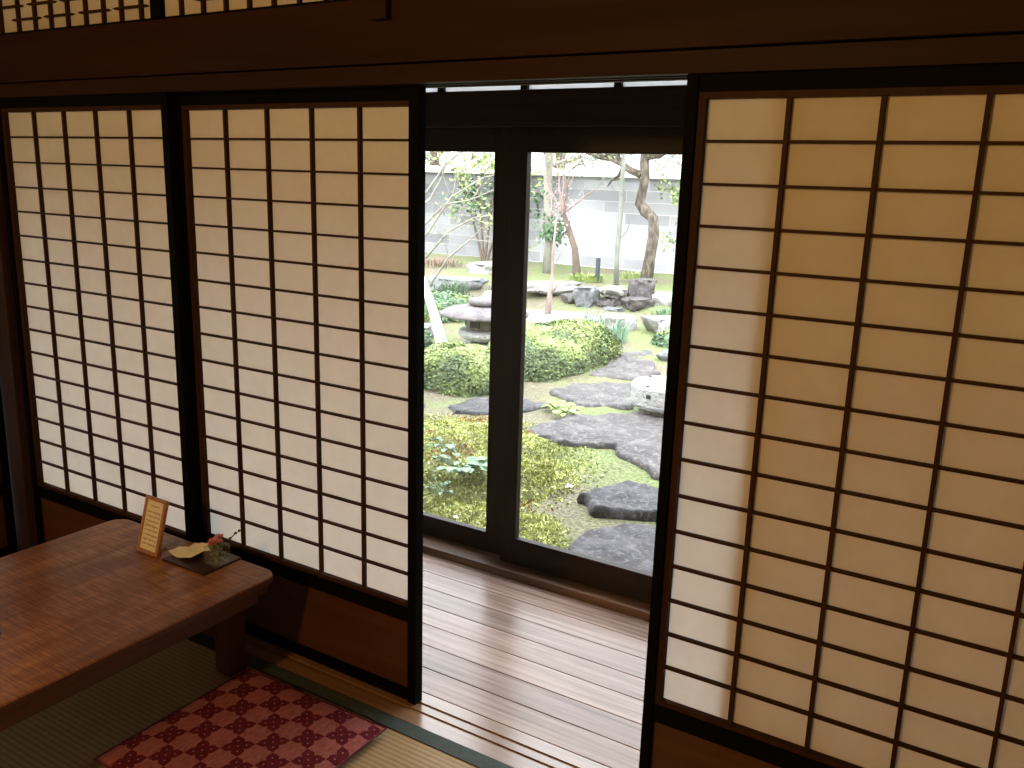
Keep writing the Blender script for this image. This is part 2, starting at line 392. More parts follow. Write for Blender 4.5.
TABL = wood('table_leg_wood', (.055, .019, .009), (.095, .034, .016), 'z', .4, .5)
t = thing('low_table', 'low reddish brown wooden table with rounded corners by the screens', 'table', (-.01, -.72, 0))
def rounded_slab(x0, y0, x1, y1, z0, z1, r, e=.004, n=8):
    q = MB(); ring = []
    def outline(ins, z):
        o = []
        for cx, cy, a0 in ((x1-r, y1-r, 0), (x0+r, y1-r, 90), (x0+r, y0+r, 180), (x1-r, y0+r, 270)):
            for k in range(n+1):
                a = math.radians(a0+90*k/n); o.append((cx+(r-ins)*math.cos(a), cy+(r-ins)*math.sin(a), z))
        return o
    L = [outline(e, z0), outline(0, z0+e), outline(0, z1-e), outline(e*.3, z1-e*.3), outline(e, z1)]; N = len(L[0])
    vs = [v for l in L for v in l]; fs = []
    for j in range(len(L)-1):
        for k in range(N): fs.append((j*N+k, j*N+(k+1) % N, (j+1)*N+(k+1) % N, (j+1)*N+k))
    fs.append(tuple(range(N-1, -1, -1))); fs.append(tuple((len(L)-1)*N+k for k in range(N)))
    q.add(vs, fs); return q
TABE = wood('table_edge_wood', (.05, .017, .008), (.09, .03, .014), 'y', .4, .4)
rs = rounded_slab(-.372, -.62, .368, .624, .325, .350, .050)
rs.mi = [0 if all(rs.v[i][2] > .3455 for i in f) else 1 for f in rs.f]
rs.build('tabletop', [TAB, TABE], t)
q = MB(); a, b, c, d, z0, z1, h = -.345, -.58, .345, .560, .274, .325, .022
q.box((a, b, z0), (a+h, d, z1)); q.box((c-h, b, z0), (c, d, z1)); q.box((a+h, b, z0), (c-h, b+h, z1)); q.box((a+h, d-h, z0), (c-h, d, z1))
q.build('apron', TABS, t, .002)
for sx in (-1, 1):
    for yy in (-.60, .545): 
        y0_ = yy if yy < 0 else yy
        box1('leg', (sx*.195-.031, y0_, 0), (sx*.195+.031, y0_+.066, .325), TABL, t, .002)
# a short rail carrying the inner legs
for yy in (-.60+.02, .545+.0): pass
box1('leg_rail', (-.333, .5605, .288), (.333, .61, .325), TABS, t); box1('leg_rail', (-.333, -.60, .288), (.333, -.5805, .325), TABS, t)
spot_disc = MB(); spot_disc.lathe([(.0, 0), (.028, 0), (.028, .0006), (0, .0006)], n=20, sx=1.0, sy=.8)
kn = spot_disc.build('dark_spot', flat('spot_disc', (.035, .035, .022), .5), t, loc=(.050, -.030, .3500)); kn['label'] = 'dark greenish spot'  # thin dark greenish disc lying on the tabletop

# ------------------------------------------------------------------ things on the table
TX = lambda x, y, z: (x, y, z)
FRAMEW = wood('menu_frame_wood', (.26, .11, .035), (.38, .18, .06), 'z', .4, grain=20)
CREAM = noise_mat('cream_paper', [(.3, (.66, .63, .52)), (.7, (.80, .76, .62))], nscale=60, rough=.8)
INK = flat('ink_brown', (.36, .27, .16), .8)
t = thing('menu_stand', 'small wooden framed menu card leaning back on the low table', 'menu stand', (-.060, -.232, .3505))
mw, mh = .096, .170
fr = MB(); bw = .011
fr.box((-mw/2, -.004, 0), (-mw/2+bw, .008, mh)); fr.box((mw/2-bw, -.004, 0), (mw/2, .008, mh)); fr.box((-mw/2+bw, -.004, 0), (mw/2-bw, .008, bw)); fr.box((-mw/2+bw, -.004, mh-bw), (mw/2-bw, .008, mh))
tilt = Matrix.Rotation(math.radians(-16), 4, 'X')
fo = fr.build('frame', FRAMEW, t, .0015); fo.matrix_local = tilt
pp = MB(); pp.box((-mw/2+bw-.002, -.001, bw-.002), (mw/2-bw+.002, .006, mh-bw+.002)); po = pp.build('card', CREAM, t); po.matrix_local = tilt
tx = MB(); z = mh-bw-.014
for ln in range(9):
    x = -mw/2+bw+.008; n = 0
    if ln == 0: x = -.018
    end = mw/2-bw-.008 if ln else .02
    while x < end:
        w_ = random.uniform(.0015, .0036)
        hh = .0058 if ln else .0060
        tx.box((x, -.0016, z-random.uniform(.3, 1)*hh), (min(x+w_, end), -.0009, z)); x += w_+random.uniform(.0008, .002)
    z -= .0138 if ln else .018
to = tx.build('handwriting', INK, po); to.matrix_parent_inverse = Matrix()
ft = MB(); ft.box((-.014, .008, 0), (.014, .055, .003)); ft.box((-.010, .030, .003), (.010, .038, .085)); fo2 = ft.build('prop_foot', FRAMEW, t)

t = thing('tray', 'thin dark brown lacquered square tray on the low table', 'tray', (.108, -.168, .3505), math.radians(1))
TRAYM = wood('tray_lacquer', (.022, .008, .005), (.04, .014, .008), 'x', .3, .3)
box1('tray', (-.092, -.070, 0), (.092, .070, .007), TRAYM, t, .002)
for o_ in t.children: o_.name = 'board'

# folded pale yellow papers fanned on the tray
YEL = noise_mat('pale_yellow_paper', [(.3, (.80, .74, .46)), (.7, (.92, .86, .58))], nscale=40, rough=.7)
def paper_sheet(label, x, y, z, rz, L=.088, Wd=.060, wav=.004, notch=False):
    q = MB(); nx, ny = 14, 6; vs = []; fs = []
    for layer in (0, 1):
        for j in range(ny+1):
            for i in range(nx+1):
                u = i/nx-.5; v = j/ny-.5
                ww = Wd*(1-.55*max(0, -u-.1)*1.6) if not notch else Wd*(.55+.45*math.cos(u*2.2))
                vs.append((u*L, v*ww+(.003*math.sin(i*1.9) if notch and j in (0, ny) else 0), layer*.0012+wav*math.sin(u*4.2+v*2)+.006*abs(u)))
    K = (nx+1)*(ny+1)
    for j in range(ny):
        for i in range(nx):
            a = j*(nx+1)+i; fs.append((a, a+nx+1, a+nx+2, a+1)); fs.append((K+a, K+a+1, K+a+nx+2, K+a+nx+1))
    for i in range(nx): fs.append((i, i+1, K+i+1, K+i)); a = ny*(nx+1)+i; fs.append((a+1, a, K+a, K+a+1))
    for j in range(ny): a = j*(nx+1); fs.append((a+nx+1, a, K+a, K+a+nx+1)); a = a+nx; fs.append((a, a+nx+1, K+a+nx+1, K+a))
    q.add(vs, fs)
    o = q.build('folded_paper', YEL); o.location = (x, y, z); o.rotation_euler = (0, 0, rz)
    return tag(o, label, 'paper', 'pale yellow papers on the tray')
paper_sheet('pale yellow paper lying lowest on the dark tray, its pointed end to the left', .052, -.178, .3640, math.radians(8), .100, .066)
paper_sheet('pale yellow wavy edged paper lying on the lower paper, beside the glass vase', (.080), -.142, .3735, math.radians(20), .080, .056, .003, True)

# vase with flowers
t = thing('flower_vase', 'small square glass vase with pink flowers on the tray corner', 'vase', (.168, -.160, .3580), math.radians(8))
q = MB(); h = .0265; H = .053; w_ = .003
q.box((-h, -h, 0), (h, h, H))
q.build('glass', milky_glass('vase_glass'), t, .001)
WAT = glass_mat('vase_water', 1.33, (.93, .96, .90))
box1('water', (-.0225, -.0225, .0065), (.0225, .0225, .030), WAT, t)
GRN = noise_mat('vase_leaf', [(.3, (.07, .11, .05)), (.7, (.22, .28, .13))], nscale=60, rough=.5)
q = MB()
for i in range(90):
    p = (random.uniform(-.018, .018), random.uniform(-.018, .018), random.uniform(.010, .062)); q.leaf(p, (random.gauss(0, 1), random.gauss(0, 1), random.gauss(0, 1)), random.uniform(.006, .011), .5)
for i in range(10): q.tube([(random.uniform(-.015, .015), random.uniform(-.015, .015), .008), (random.uniform(-.015, .015), random.uniform(-.015, .015), .055)], .0009, 5)
q.build('leaves', GRN, t)
PINK = noise_mat('pink_petal', [(.3, (.55, .20, .22)), (.7, (.85, .45, .48))], nscale=90, rough=.6)
for fx, fy, fz, fr_ in ((.004, -.014, .066, .021), (.018, -.012, .068, .016), (.004, .008, .073, .017), (-.008, -.010, .054, .017)):
    q = MB()
    for ring, (n_, tl, rr) in enumerate(((5, .25, .45), (7, .7, .8), (8, 1.15, 1.0))):
        for k_ in range(n_):
            a = 6.283*k_/n_+ring*.4; dr = Vector((math.cos(a)*math.sin(tl), math.sin(a)*math.sin(tl), math.cos(tl)))
            c_ = Vector((fx, fy, fz)); sd = Vector((-math.sin(a), math.cos(a), 0))
            L_ = fr_*rr; q.add([c_, c_+dr*L_*.6+sd*L_*.42, c_+dr*L_+Vector((0, 0, .002)), c_+dr*L_*.6-sd*L_*.42], [(0, 1, 2, 3)])
    q.build('flower', PINK, t)
q = MB(); TW = flat('dark_twig', (.02, .018, .015), .7)
pts = [(-.005, 0, .02), (.008, .006, .05), (.022, .012, .068), (.036, .018, .074), (.050, .025, .090), (.060, .030, .098)]
q.tube(pts, [.0022, .0022, .002, .0019, .0016, .001], 6)
for p in pts[2:]:
    for s_ in (-1, 1): q.lathe([(0.0005, -.003), (.0032, -.001), (.003, .002), (.0005, .005)], (p[0]+s_*.0025, p[1]-s_*.001, p[2]+.001*s_), 6)
q.build('twig', TW, t)

# ------------------------------------------------------------------ floor cushion
def cushion_mat():
    m, nt, b = new_mat('red_checked_cloth')
    tc = nd(nt, 'ShaderNodeTexCoord'); sp = nd(nt, 'ShaderNodeSeparateXYZ'); nt.links.new(tc.outputs['Object'], sp.inputs[0])
    def mt(op, a, b_=None, c=None):
        n = nd(nt, 'ShaderNodeMath', operation=op)
        for i, v in enumerate((a, b_, c)):
            if v is None: continue
            if isinstance(v, (int, float)): n.inputs[i].default_value = v
            else: nt.links.new(v, n.inputs[i])
        return n.outputs[0]
    cell = .0617
    u = mt('MULTIPLY_ADD', sp.outputs[0], 1/cell, 100.25); v = mt('MULTIPLY_ADD', sp.outputs[1], 1/cell, 100.1)
    fu = mt('FLOOR', u); fv = mt('FLOOR', v)
    par = mt('MODULO', mt('ADD', fu, fv), 2)
    pu = mt('SUBTRACT', mt('SUBTRACT', u, fu), .5); pv = mt('SUBTRACT', mt('SUBTRACT', v, fv), .5)
    au = mt('ABSOLUTE', pu); av = mt('ABSOLUTE', pv)
    # four lobes: circles centred at (.25,.25) plus a middle disc, and corner tips
    d1 = mt('SQRT', mt('ADD', mt('POWER', mt('SUBTRACT', au, .245), 2), mt('POWER', mt('SUBTRACT', av, .245), 2)))
    lob = mt('LESS_THAN', d1, .262)
    d0 = mt('SQRT', mt('ADD', mt('POWER', au, 2), mt('POWER', av, 2)))
    mid = mt('LESS_THAN', d0, .36)
    tip = mt('MULTIPLY', mt('LESS_THAN', mt('ABSOLUTE', mt('SUBTRACT', au, av)), .13), 1)
    shp = mt('MAXIMUM', mt('MAXIMUM', lob, mid), tip)
    dots = mt('MAXIMUM', mt('LESS_THAN', d1, .036), mt('LESS_THAN', d0, .036))
    dark = mt('MULTIPLY', par, shp)
    dots = mt('MULTIPLY', par, dots)
    mp = nd(nt, 'ShaderNodeMapping'); mp.inputs['Scale'].default_value = (240, 60, 60); nt.links.new(tc.outputs['Object'], mp.inputs[0])
    n = nd(nt, 'ShaderNodeTexNoise'); n.inputs['Scale'].default_value = 1; n.inputs['Detail'].default_value = 3; nt.links.new(mp.outputs[0], n.inputs[0])
    light_ = ramp(nt, n.outputs[0], [(.3, (.20, .060, .050)), (.7, (.36, .120, .100))])
    darkc = ramp(nt, n.outputs[0], [(.3, (.070, .006, .010)), (.7, (.125, .012, .019))])
    m1 = nd(nt, 'ShaderNodeMixRGB'); nt.links.new(dark, m1.inputs[0]); nt.links.new(light_, m1.inputs[1]); nt.links.new(darkc, m1.inputs[2])
    m2 = nd(nt, 'ShaderNodeMixRGB'); nt.links.new(dots, m2.inputs[0]); nt.links.new(m1.outputs[0], m2.inputs[1]); m2.inputs[2].default_value = (.40, .16, .15, 1)
    nt.links.new(m2.outputs[0], b.inputs['Base Color']); b.inputs['Roughness'].default_value = .85; b.inputs['Specular IOR Level'].default_value = .12
    bp = nd(nt, 'ShaderNodeBump'); bp.inputs['Strength'].default_value = .3; bp.inputs['Distance'].default_value = .001
    nt.links.new(n.outputs[0], bp.inputs['Height']); nt.links.new(bp.outputs[0], b.inputs['Normal'])
    return m
q = MB(); N = 40; cx, cy = .535/2, .515/2; vs = []; fs = []
for sgn in (1, -1):
    for j in range(N+1):
        for i in range(N+1):
            u = 2*i/N-1; v = 2*j/N-1
            pin = .008
            x = u*(cx-pin*(1-v*v)*0+0)*(1-.018*(1-abs(v)**4)*abs(u)**6); y = v*cy*(1-.018*(1-abs(u)**4)*abs(v)**6)
            hgt = ((1-abs(u)**4.5)*(1-abs(v)**4.5))**.5
            z = .0215 + sgn*.0205*hgt + (.0025*noise.noise(Vector((x*9, y*9, 1))) if sgn > 0 else 0)
            if sgn < 0: z = max(z, .0015)
            vs.append((x, y, z))
K = (N+1)**2
for j in range(N):
    for i in range(N):
        a = j*(N+1)+i; fs.append((a, a+1, a+N+2, a+N+1)); fs.append((K+a, K+a+N+1, K+a+N+2, K+a+1))
q.add(vs, fs)
o = thing('floor_cushion', 'flat red and pink checked floor cushion beside the low table', 'cushion', (.522, -.388, .003), math.radians(0.5))
cc = q.build('cover', cushion_mat(), o, smooth=True)
q = MB(); q.tube([(-cx+.004, -cy+.004, .0215), (cx-.004, -cy+.004, .0215), (cx-.004, cy-.004, .0215), (-cx+.004, cy-.004, .0215), (-cx+.004, -cy+.004, .0215)], .0032, 8)
q.build('piping', flat('maroon_piping', (.10, .01, .018), .7), o)

# ------------------------------------------------------------------ garden
def smooth01(t): t = max(0, min(1, t)); return t*t*(3-2*t)
def ground(x, y):
    z = -.40 + .14*smooth01((y-6.6)/2.4) + .20*smooth01((y-9.1)/.8) + .05*smooth01((y-10)/2)
    z += .03*noise.noise(Vector((x*.9, y*.9, 0))) + .010*noise.noise(Vector((x*4, y*4, 3)))
    return z
GA = .36   # garden materials are natural mid-dark albedos
def g_(c): return tuple(x*GA for x in c)
def stone_mat(name, a, b, c, sc=6):
    a, b, c = g_(a), g_(b), g_(c)
    m = noise_mat(name, [(.30, a), (.52, b), (.74, c)], nscale=sc, detail=12, rough=.85, bump=.9, bdist=.03, distort=.25)
    nt = m.node_tree; bs = nt.nodes['Principled BSDF']; src = bs.inputs['Base Color'].links[0].from_socket
    tc = nd(nt, 'ShaderNodeTexCoord'); n = nd(nt, 'ShaderNodeTexNoise'); n.inputs['Scale'].default_value = sc*5; n.inputs['Detail'].default_value = 6; n.inputs['Roughness'].default_value = .7
    nt.links.new(tc.outputs['Object'], n.inputs[0])
    mx = nd(nt, 'ShaderNodeMixRGB'); nt.links.new(ramp(nt, n.outputs[0], [(.53, (0, 0, 0)), (.61, (.85, .85, .85))]), mx.inputs[0]); nt.links.new(src, mx.inputs[1]); mx.inputs[2].default_value = (*[x*1.25 for x in c], 1)
    nt.links.new(mx.outputs[0], bs.inputs['Base Color']); return m
ST_DARK = stone_mat('slate_purple', (.065, .062, .070), (.115, .108, .120), (.24, .23, .24), 7)
ST_MID = stone_mat('path_stone', (.11, .098, .10), (.17, .152, .158), (.34, .32, .30), 5)
ST_PALE = stone_mat('pale_rock', (.40, .385, .38), (.64, .62, .60), (.90, .89, .88), 4)
ST_GREY = stone_mat('grey_rock', (.19, .20, .22), (.30, .31, .335), (.50, .51, .53), 5)
ST_LAN = stone_mat('lantern_stone', (.20, .18, .19), (.31, .28, .29), (.46, .40, .39), 7)
ST_TAN = stone_mat('lantern_tan', (.30, .27, .20), (.42, .38, .30), (.55, .50, .42), 8)
ST_WHITE = stone_mat('granite_white', (.80, .80, .78), (1.0, 1.0, .97), (1.2, 1.2, 1.17), 30)
def ground_mat():
    m, nt, b = new_mat('garden_soil_moss')
    tc = nd(nt, 'ShaderNodeTexCoord')
    def nz(s, det=6):
        n = nd(nt, 'ShaderNodeTexNoise'); n.inputs['Scale'].default_value = s; n.inputs['Detail'].default_value = det; nt.links.new(tc.outputs['Object'], n.inputs[0]); return n.outputs[0]
    a = nz(1.1, 5); bb = nz(45, 6)
    moss = ramp(nt, bb, [(.3, (.055, .065, .022)), (.5, (.12, .15, .05)), (.7, (.19, .22, .10))])
    soil = ramp(nt, bb, [(.3, (.06, .05, .03)), (.5, (.12, .105, .065)), (.7, (.20, .185, .125))])
    f = ramp(nt, a, [(.42, (0, 0, 0)), (.56, (1, 1, 1))])
    mx = nd(nt, 'ShaderNodeMixRGB'); nt.links.new(f, mx.inputs[0]); nt.links.new(soil, mx.inputs[1]); nt.links.new(moss, mx.inputs[2])
    nt.links.new(mx.outputs[0], b.inputs['Base Color']); b.inputs['Roughness'].default_value = .95
    bp = nd(nt, 'ShaderNodeBump'); bp.inputs['Strength'].default_value = .8; bp.inputs['Distance'].default_value = .02
    nt.links.new(bb, bp.inputs['Height']); nt.links.new(bp.outputs[0], b.inputs['Normal'])
    return m
q = MB(); vs = []; fs = []; x0, x1, y0, y1, nx, ny = -14, 5, 1.10, 14.5, 130, 120
for j in range(ny+1):
    for i in range(nx+1):
        x = x0+(x1-x0)*i/nx; y = y0+(y1-y0)*(j/ny)**1.3; vs.append((x, y, ground(x, y)))
for j in range(ny):
    for i in range(nx): a = j*(nx+1)+i; fs.append((a, a+1, a+nx+2, a+nx+1))
q.add(vs, fs)
struct(q.build('ground', ground_mat(), smooth=True), 'mossy earth ground of the garden')
q = MB(); q.box((-40, 14, -.6), (40, 60, -.30)); struct(q.build('ground', flat('far_ground', (.3, .3, .28), .9)))

# block wall with cap
def wall_mat():
    m, nt, b = new_mat('block_wall')
    tc = nd(nt, 'ShaderNodeTexCoord'); mp = nd(nt, 'ShaderNodeMapping'); mp.inputs['Rotation'].default_value = (math.radians(90), 0, 0)
    nt.links.new(tc.outputs['Object'], mp.inputs[0])
    br = nd(nt, 'ShaderNodeTexBrick'); br.inputs['Scale'].default_value = 1; br.inputs['Brick Width'].default_value = .80; br.inputs['Row Height'].default_value = .185; br.inputs['Mortar Size'].default_value = .006
    br.inputs['Color1'].default_value = (.23, .23, .245, 1); br.inputs['Color2'].default_value = (.37, .37, .385, 1); br.inputs['Mortar'].default_value = (.45, .45, .44, 1)
    nt.links.new(mp.outputs[0], br.inputs[0])
    n = nd(nt, 'ShaderNodeTexNoise'); n.inputs['Scale'].default_value = 2.2; n.inputs['Detail'].default_value = 8; nt.links.new(tc.outputs['Object'], n.inputs[0])
    mx = nd(nt, 'ShaderNodeMixRGB', blend_type='MULTIPLY'); mx.inputs[0].default_value = .8; nt.links.new(br.outputs[0], mx.inputs[1])
    nt.links.new(ramp(nt, n.outputs[0], [(.3, (.75, .76, .78)), (.65, (1.0, 1.0, 1.0))]), mx.inputs[2])
    # tone: upper courses darker than the lower ones, and a darker stretch on the left
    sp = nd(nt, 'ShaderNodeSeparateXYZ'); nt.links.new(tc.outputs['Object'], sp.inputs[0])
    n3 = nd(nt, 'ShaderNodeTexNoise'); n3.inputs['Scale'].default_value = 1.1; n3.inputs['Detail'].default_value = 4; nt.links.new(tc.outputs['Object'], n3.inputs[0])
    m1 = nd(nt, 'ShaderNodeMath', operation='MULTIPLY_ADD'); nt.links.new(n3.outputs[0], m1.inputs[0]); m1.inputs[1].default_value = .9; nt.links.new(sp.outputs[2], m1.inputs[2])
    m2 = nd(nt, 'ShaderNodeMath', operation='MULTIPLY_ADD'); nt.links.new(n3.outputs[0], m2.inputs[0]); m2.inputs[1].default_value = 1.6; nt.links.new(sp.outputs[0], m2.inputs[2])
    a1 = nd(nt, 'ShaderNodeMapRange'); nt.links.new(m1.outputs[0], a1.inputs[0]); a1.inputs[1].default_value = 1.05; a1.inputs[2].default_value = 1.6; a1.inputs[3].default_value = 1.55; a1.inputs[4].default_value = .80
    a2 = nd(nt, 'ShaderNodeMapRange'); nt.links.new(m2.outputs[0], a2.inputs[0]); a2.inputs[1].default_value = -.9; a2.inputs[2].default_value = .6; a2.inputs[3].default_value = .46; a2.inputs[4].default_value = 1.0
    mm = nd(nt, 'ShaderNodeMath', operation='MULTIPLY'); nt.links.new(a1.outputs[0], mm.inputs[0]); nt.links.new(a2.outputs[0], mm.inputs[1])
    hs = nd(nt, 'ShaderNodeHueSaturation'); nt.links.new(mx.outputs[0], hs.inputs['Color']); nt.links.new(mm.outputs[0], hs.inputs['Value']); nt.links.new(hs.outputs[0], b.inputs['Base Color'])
    b.inputs['Roughness'].default_value = .9
    return m
struct(box1('added_fence', (4.2, 1.2, -.4), (4.35, 12, 2.4), wood('added_fence_wood', (.06, .045, .035), (.11, .085, .065), 'z', .8)), 'dark board fence added out of view on the right to cut daylight')  # unseen, added to reduce the daylight reaching the right-hand screen
gw = bpy.data.objects.new('garden_wall', None); COL.objects.link(gw); gw.location = (-5, 12, 0); struct(gw, 'grey block boundary wall with pale capping behind the garden')
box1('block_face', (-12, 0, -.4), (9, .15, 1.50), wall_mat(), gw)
box1('capping', (-12, -.06, 1.50), (9, .21, 1.62), flat('wall_cap', (.78, .78, .78), .9), gw, .01)

def blob(name, m, c, size, label, cat, group=None, seed=0, rough=.22, flatb=.0, sub=4, ang=0):
    bm = bmesh.new(); bmesh.ops.create_icosphere(bm, subdivisions=sub, radius=1)
    R = Matrix.Rotation(ang, 3, 'Z')
    for v in bm.verts:
        p = v.co.copy(); d = 1 + rough*noise.noise(p*1.1+Vector((seed*7.1, seed, 0))) + rough*.6*noise.noise(p*2.7+Vector((seed, 5, seed*3))) + rough*.35*abs(noise.noise(p*6+Vector((seed, 1, 2))))
        # boxier than a sphere
        q_ = Vector([math.copysign(abs(a)**.66, a) for a in p])
        q_ = q_*d
        if q_.z > flatb and flatb > 0: q_.z = flatb+(q_.z-flatb)*.2
        q_ = Vector((q_.x*size[0]/2, q_.y*size[1]/2, q_.z*size[2]/2))
        v.co = R @ q_
    me = bpy.data.meshes.new(name); bm.to_mesh(me); bm.free(); me.materials.append(m)
    me.polygons.foreach_set('use_smooth', [True]*len(me.polygons))
    o = bpy.data.objects.new(name, me); COL.objects.link(o); o.location = c
    return tag(o, label, cat, group)
def slab(name, m, outline, z, th, label, group, seed=0):
    """irregular flat stone from an outline on the ground"""
    n = len(outline); cx = sum(p[0] for p in outline)/n; cy = sum(p[1] for p in outline)/n
    # resample the outline smoothly
    P = []
    for i in range(n):
        a = Vector((*outline[i], 0)); b = Vector((*outline[(i+1) % n], 0))
        for k_ in range(14):
            p = a.lerp(b, k_/14)
            p += Vector((noise.noise(p*5+Vector((seed, 0, 0))), noise.noise(p*5+Vector((0, seed, 4))), 0))*.085
            P.append(Vector((p.x-cx, p.y-cy, 0)))
    for _ in range(1): P = [(P[i-1]+P[i]*2+P[(i+1) % len(P)])/4 for i in range(len(P))]
    q = MB(); N = len(P); vs = []; fs = []
    levels = [(1.0, -th), (1.03, -th*.5), (1.0, -.012), (.96, 0)] + [(f, 0) for f in (.92, .86, .79, .72, .64, .56, .48, .4, .32, .24, .16, .07)]
    for f, dz in levels:
        for p in P:
            x, y = p.x*f, p.y*f
            h = dz + (.022*noise.noise(Vector((x*4+seed, y*4, 0)))+.018*abs(noise.noise(Vector((x*9+seed, y*9, 2)))) + .009*noise.noise(Vector((x*26, y*26, 2))) if dz > -th*.8 else 0)
            vs.append((x, y, h))
    for j in range(len(levels)-1):
        for k_ in range(N): fs.append((j*N+k_, j*N+(k_+1) % N, (j+1)*N+(k_+1) % N, (j+1)*N+k_))
    fs.append(tuple((len(levels)-1)*N+k_ for k_ in range(N)))
    q.add(vs, fs); o = q.build(name, m, smooth=True); o.location = (cx, cy, z)
    return tag(o, label, 'stepping stone', group)
G1 = 'flat stepping stones in the garden'
slab('stepping_stone', ST_DARK, [(.24, 1.86), (.17, 2.15), (.34, 2.40), (.90, 2.62), (1.25, 2.1), (.95, 1.62), (.5, 1.60)], -.335, .10, 'dark purple stepping stone nearest to the glass door', G1, 1)
slab('stepping_stone', ST_DARK, [(-.12, 2.68), (-.12, 2.84), (.05, 3.02), (.65, 3.25), (1.05, 3.05), (.85, 2.86), (.50, 2.74), (.14, 2.56)], -.335, .10, 'second dark stepping stone, just beyond the nearest one', G1, 2)
slab('stepping_stone', ST_MID, [(-1.16, 3.90), (-.98, 4.35), (-.60, 4.78), (.1, 5.1), (.7, 4.6), (.55, 3.5), (.12, 3.38), (-.10, 3.52), (-.40, 3.80), (-.72, 3.66), (-.98, 3.66)], -.365, .09, 'largest flat grey brown stone, in front of the round basin', G1, 3)
slab('stepping_stone', ST_MID, [(-1.62, 5.00), (-1.55, 5.42), (-1.15, 5.75), (-.75, 5.35), (-.80, 4.95), (-1.20, 4.72)], -.378, .08, 'middle sized flat stone to the left of the round basin', G1, 4)
slab('stepping_stone', ST_MID, [(-1.62, 5.84), (-1.75, 6.5), (-2.0, 7.3), (-1.6, 7.35), (-1.15, 6.4), (-1.15, 5.95)], -.375, .08, 'farthest flat path stone, right of the clipped bush', G1, 5)
slab('stepping_stone', ST_DARK, [(-2.02, 4.02), (-1.95, 4.22), (-1.60, 4.62), (-1.30, 4.55), (-1.62, 4.02), (-1.88, 3.86)], -.375, .08, 'narrow flat stone before the bush, seen through the left pane', G1, 6)
slab('stepping_stone', ST_DARK, [(-2.9, 3.55), (-2.55, 3.98), (-2.19, 3.96), (-2.15, 3.72), (-2.6, 3.3)], -.375, .08, 'flat stone cut by the edge of the paper screen', G1, 7)

G2 = 'rocks bordering the raised bed'
rocks = [ # name label centre size material
 ('low flat topped pale rock with a dark hollow beneath, behind the bush', (-4.18, 9.55, -.07), (.80, .45, .16), ST_PALE, 1, .5),
 ('grey wedge shaped upright rock near the middle of the rock row', (-3.46, 9.28, -.12), (.30, .30, .38), ST_GREY, 2, 0),
 ('smooth rounded pale rock stacked above a blocky brown rock', (-3.12, 9.42, -.035), (.40, .34, .16), ST_PALE, 3, 0),
 ('blocky brown rock under the smooth rounded rock', (-3.14, 9.42, -.19), (.34, .34, .18), ST_MID, 4, 0),
 ('tall brownish rock left of the pine trunk', (-2.80, 9.70, .00), (.30, .28, .40), ST_MID, 5, 0),
 ('rough brown rock at the foot of the tall brownish rock', (-2.72, 9.36, -.18), (.36, .30, .28), ST_MID, 6, 0),
 ('pale green grey rock in front of the pine trunk', (-2.42, 9.62, -.13), (.34, .32, .34), ST_PALE, 7, 0),
 ('rightmost rough pale rock by the door frame edge', (-2.02, 9.45, -.15), (.44, .36, .38), ST_PALE, 8, 0),
 ('white sunlit boulder with bluish hollow before the rock row', (-2.44, 8.22, -.27), (.46, .38, .34), ST_PALE, 9, 0),
 ('white rough boulder at far right, nearer than the rock row', (-1.74, 8.30, -.24), (.60, .42, .36), ST_PALE, 10, 0),
 ('small grey stone on the right of the far path', (-1.25, 7.10, -.37), (.34, .26, .20), ST_GREY, 11, 0),
 ('flat pale slab rock beyond the bush, left of the grey wedge', (-4.70, 8.98, -.24), (.9, .4, .14), ST_PALE, 12, 0),
 ('upper pale rock seen beyond the lantern through the left pane', (-5.80, 10.3, -.02), (.60, .5, .32), ST_PALE, 13, 0),
 ('long bluish grey rock behind the lantern in the left pane', (-5.72, 9.35, -.18), (.85, .5, .34), ST_GREY, 14, 0),
 ('small grey rock between the two rocks behind the lantern', (-5.02, 9.46, -.22), (.26, .28, .26), ST_GREY, 15, 0),
 ('small brownish rock wedged between the flat topped rock and the grey wedge', (-3.72, 9.34, -.20), (.26, .24, .20), ST_MID, 17, 0),
 ('low greenish stone at the foot of the blocky brown rock', (-2.96, 9.12, -.26), (.26, .2, .14), ST_GREY, 18, 0),
 ('pale stone at the left edge beside the white leaning pole', (-4.2, 6.30, -.34), (.5, .4, .28), ST_PALE, 16, 0),
]
for lb, c_, s_, m_, sd, fb in rocks: blob('garden_rock', m_, c_, s_, lb, 'rock', G2, sd, .48, fb or .6, 4, sd*.7)
blob('garden_rock', ST_PALE, (.78, 2.95, -.39), (.22, .18, .10), 'small pale stone beside the second stepping stone', 'rock', G2, 31, .3, .6, 3)

# round stone basin (only its left part shows)
t = thing('stone_basin', 'round pale stone basin with square holes, left part visible', 'basin', (-.46, 4.92, -.405))
q = MB(); q.lathe([(.235, .08), (.285, .10), (.297, .125), (.297, .262), (.285, .278), (.10, .281), (.09, .279), (.08, .270), (.0005, .270)], n=48)
q.build('basin_body', ST_WHITE, t, smooth=False)
q = MB(); q.lathe([(.22, -.05), (.23, .03), (.21, .085)], n=24, wob=.2); q.build('rough_foot', ST_TAN, t)
for a in (200, 262, 300):
    q = MB(); q.box((.272, -.020, .195), (.2995, .020, .228)); o = q.build('square_hole', flat('hole_dark', (.03, .03, .03), .9), t); o.rotation_euler = (0, 0, math.radians(a))
for a in (150, 250):
    q = MB(); q.lathe([(.02, .2815), (.02, .2855)], (.24, 0, 0), 10); o = q.build('top_hole', bpy.data.materials['hole_dark'], t); o.rotation_euler = (0, 0, math.radians(a))

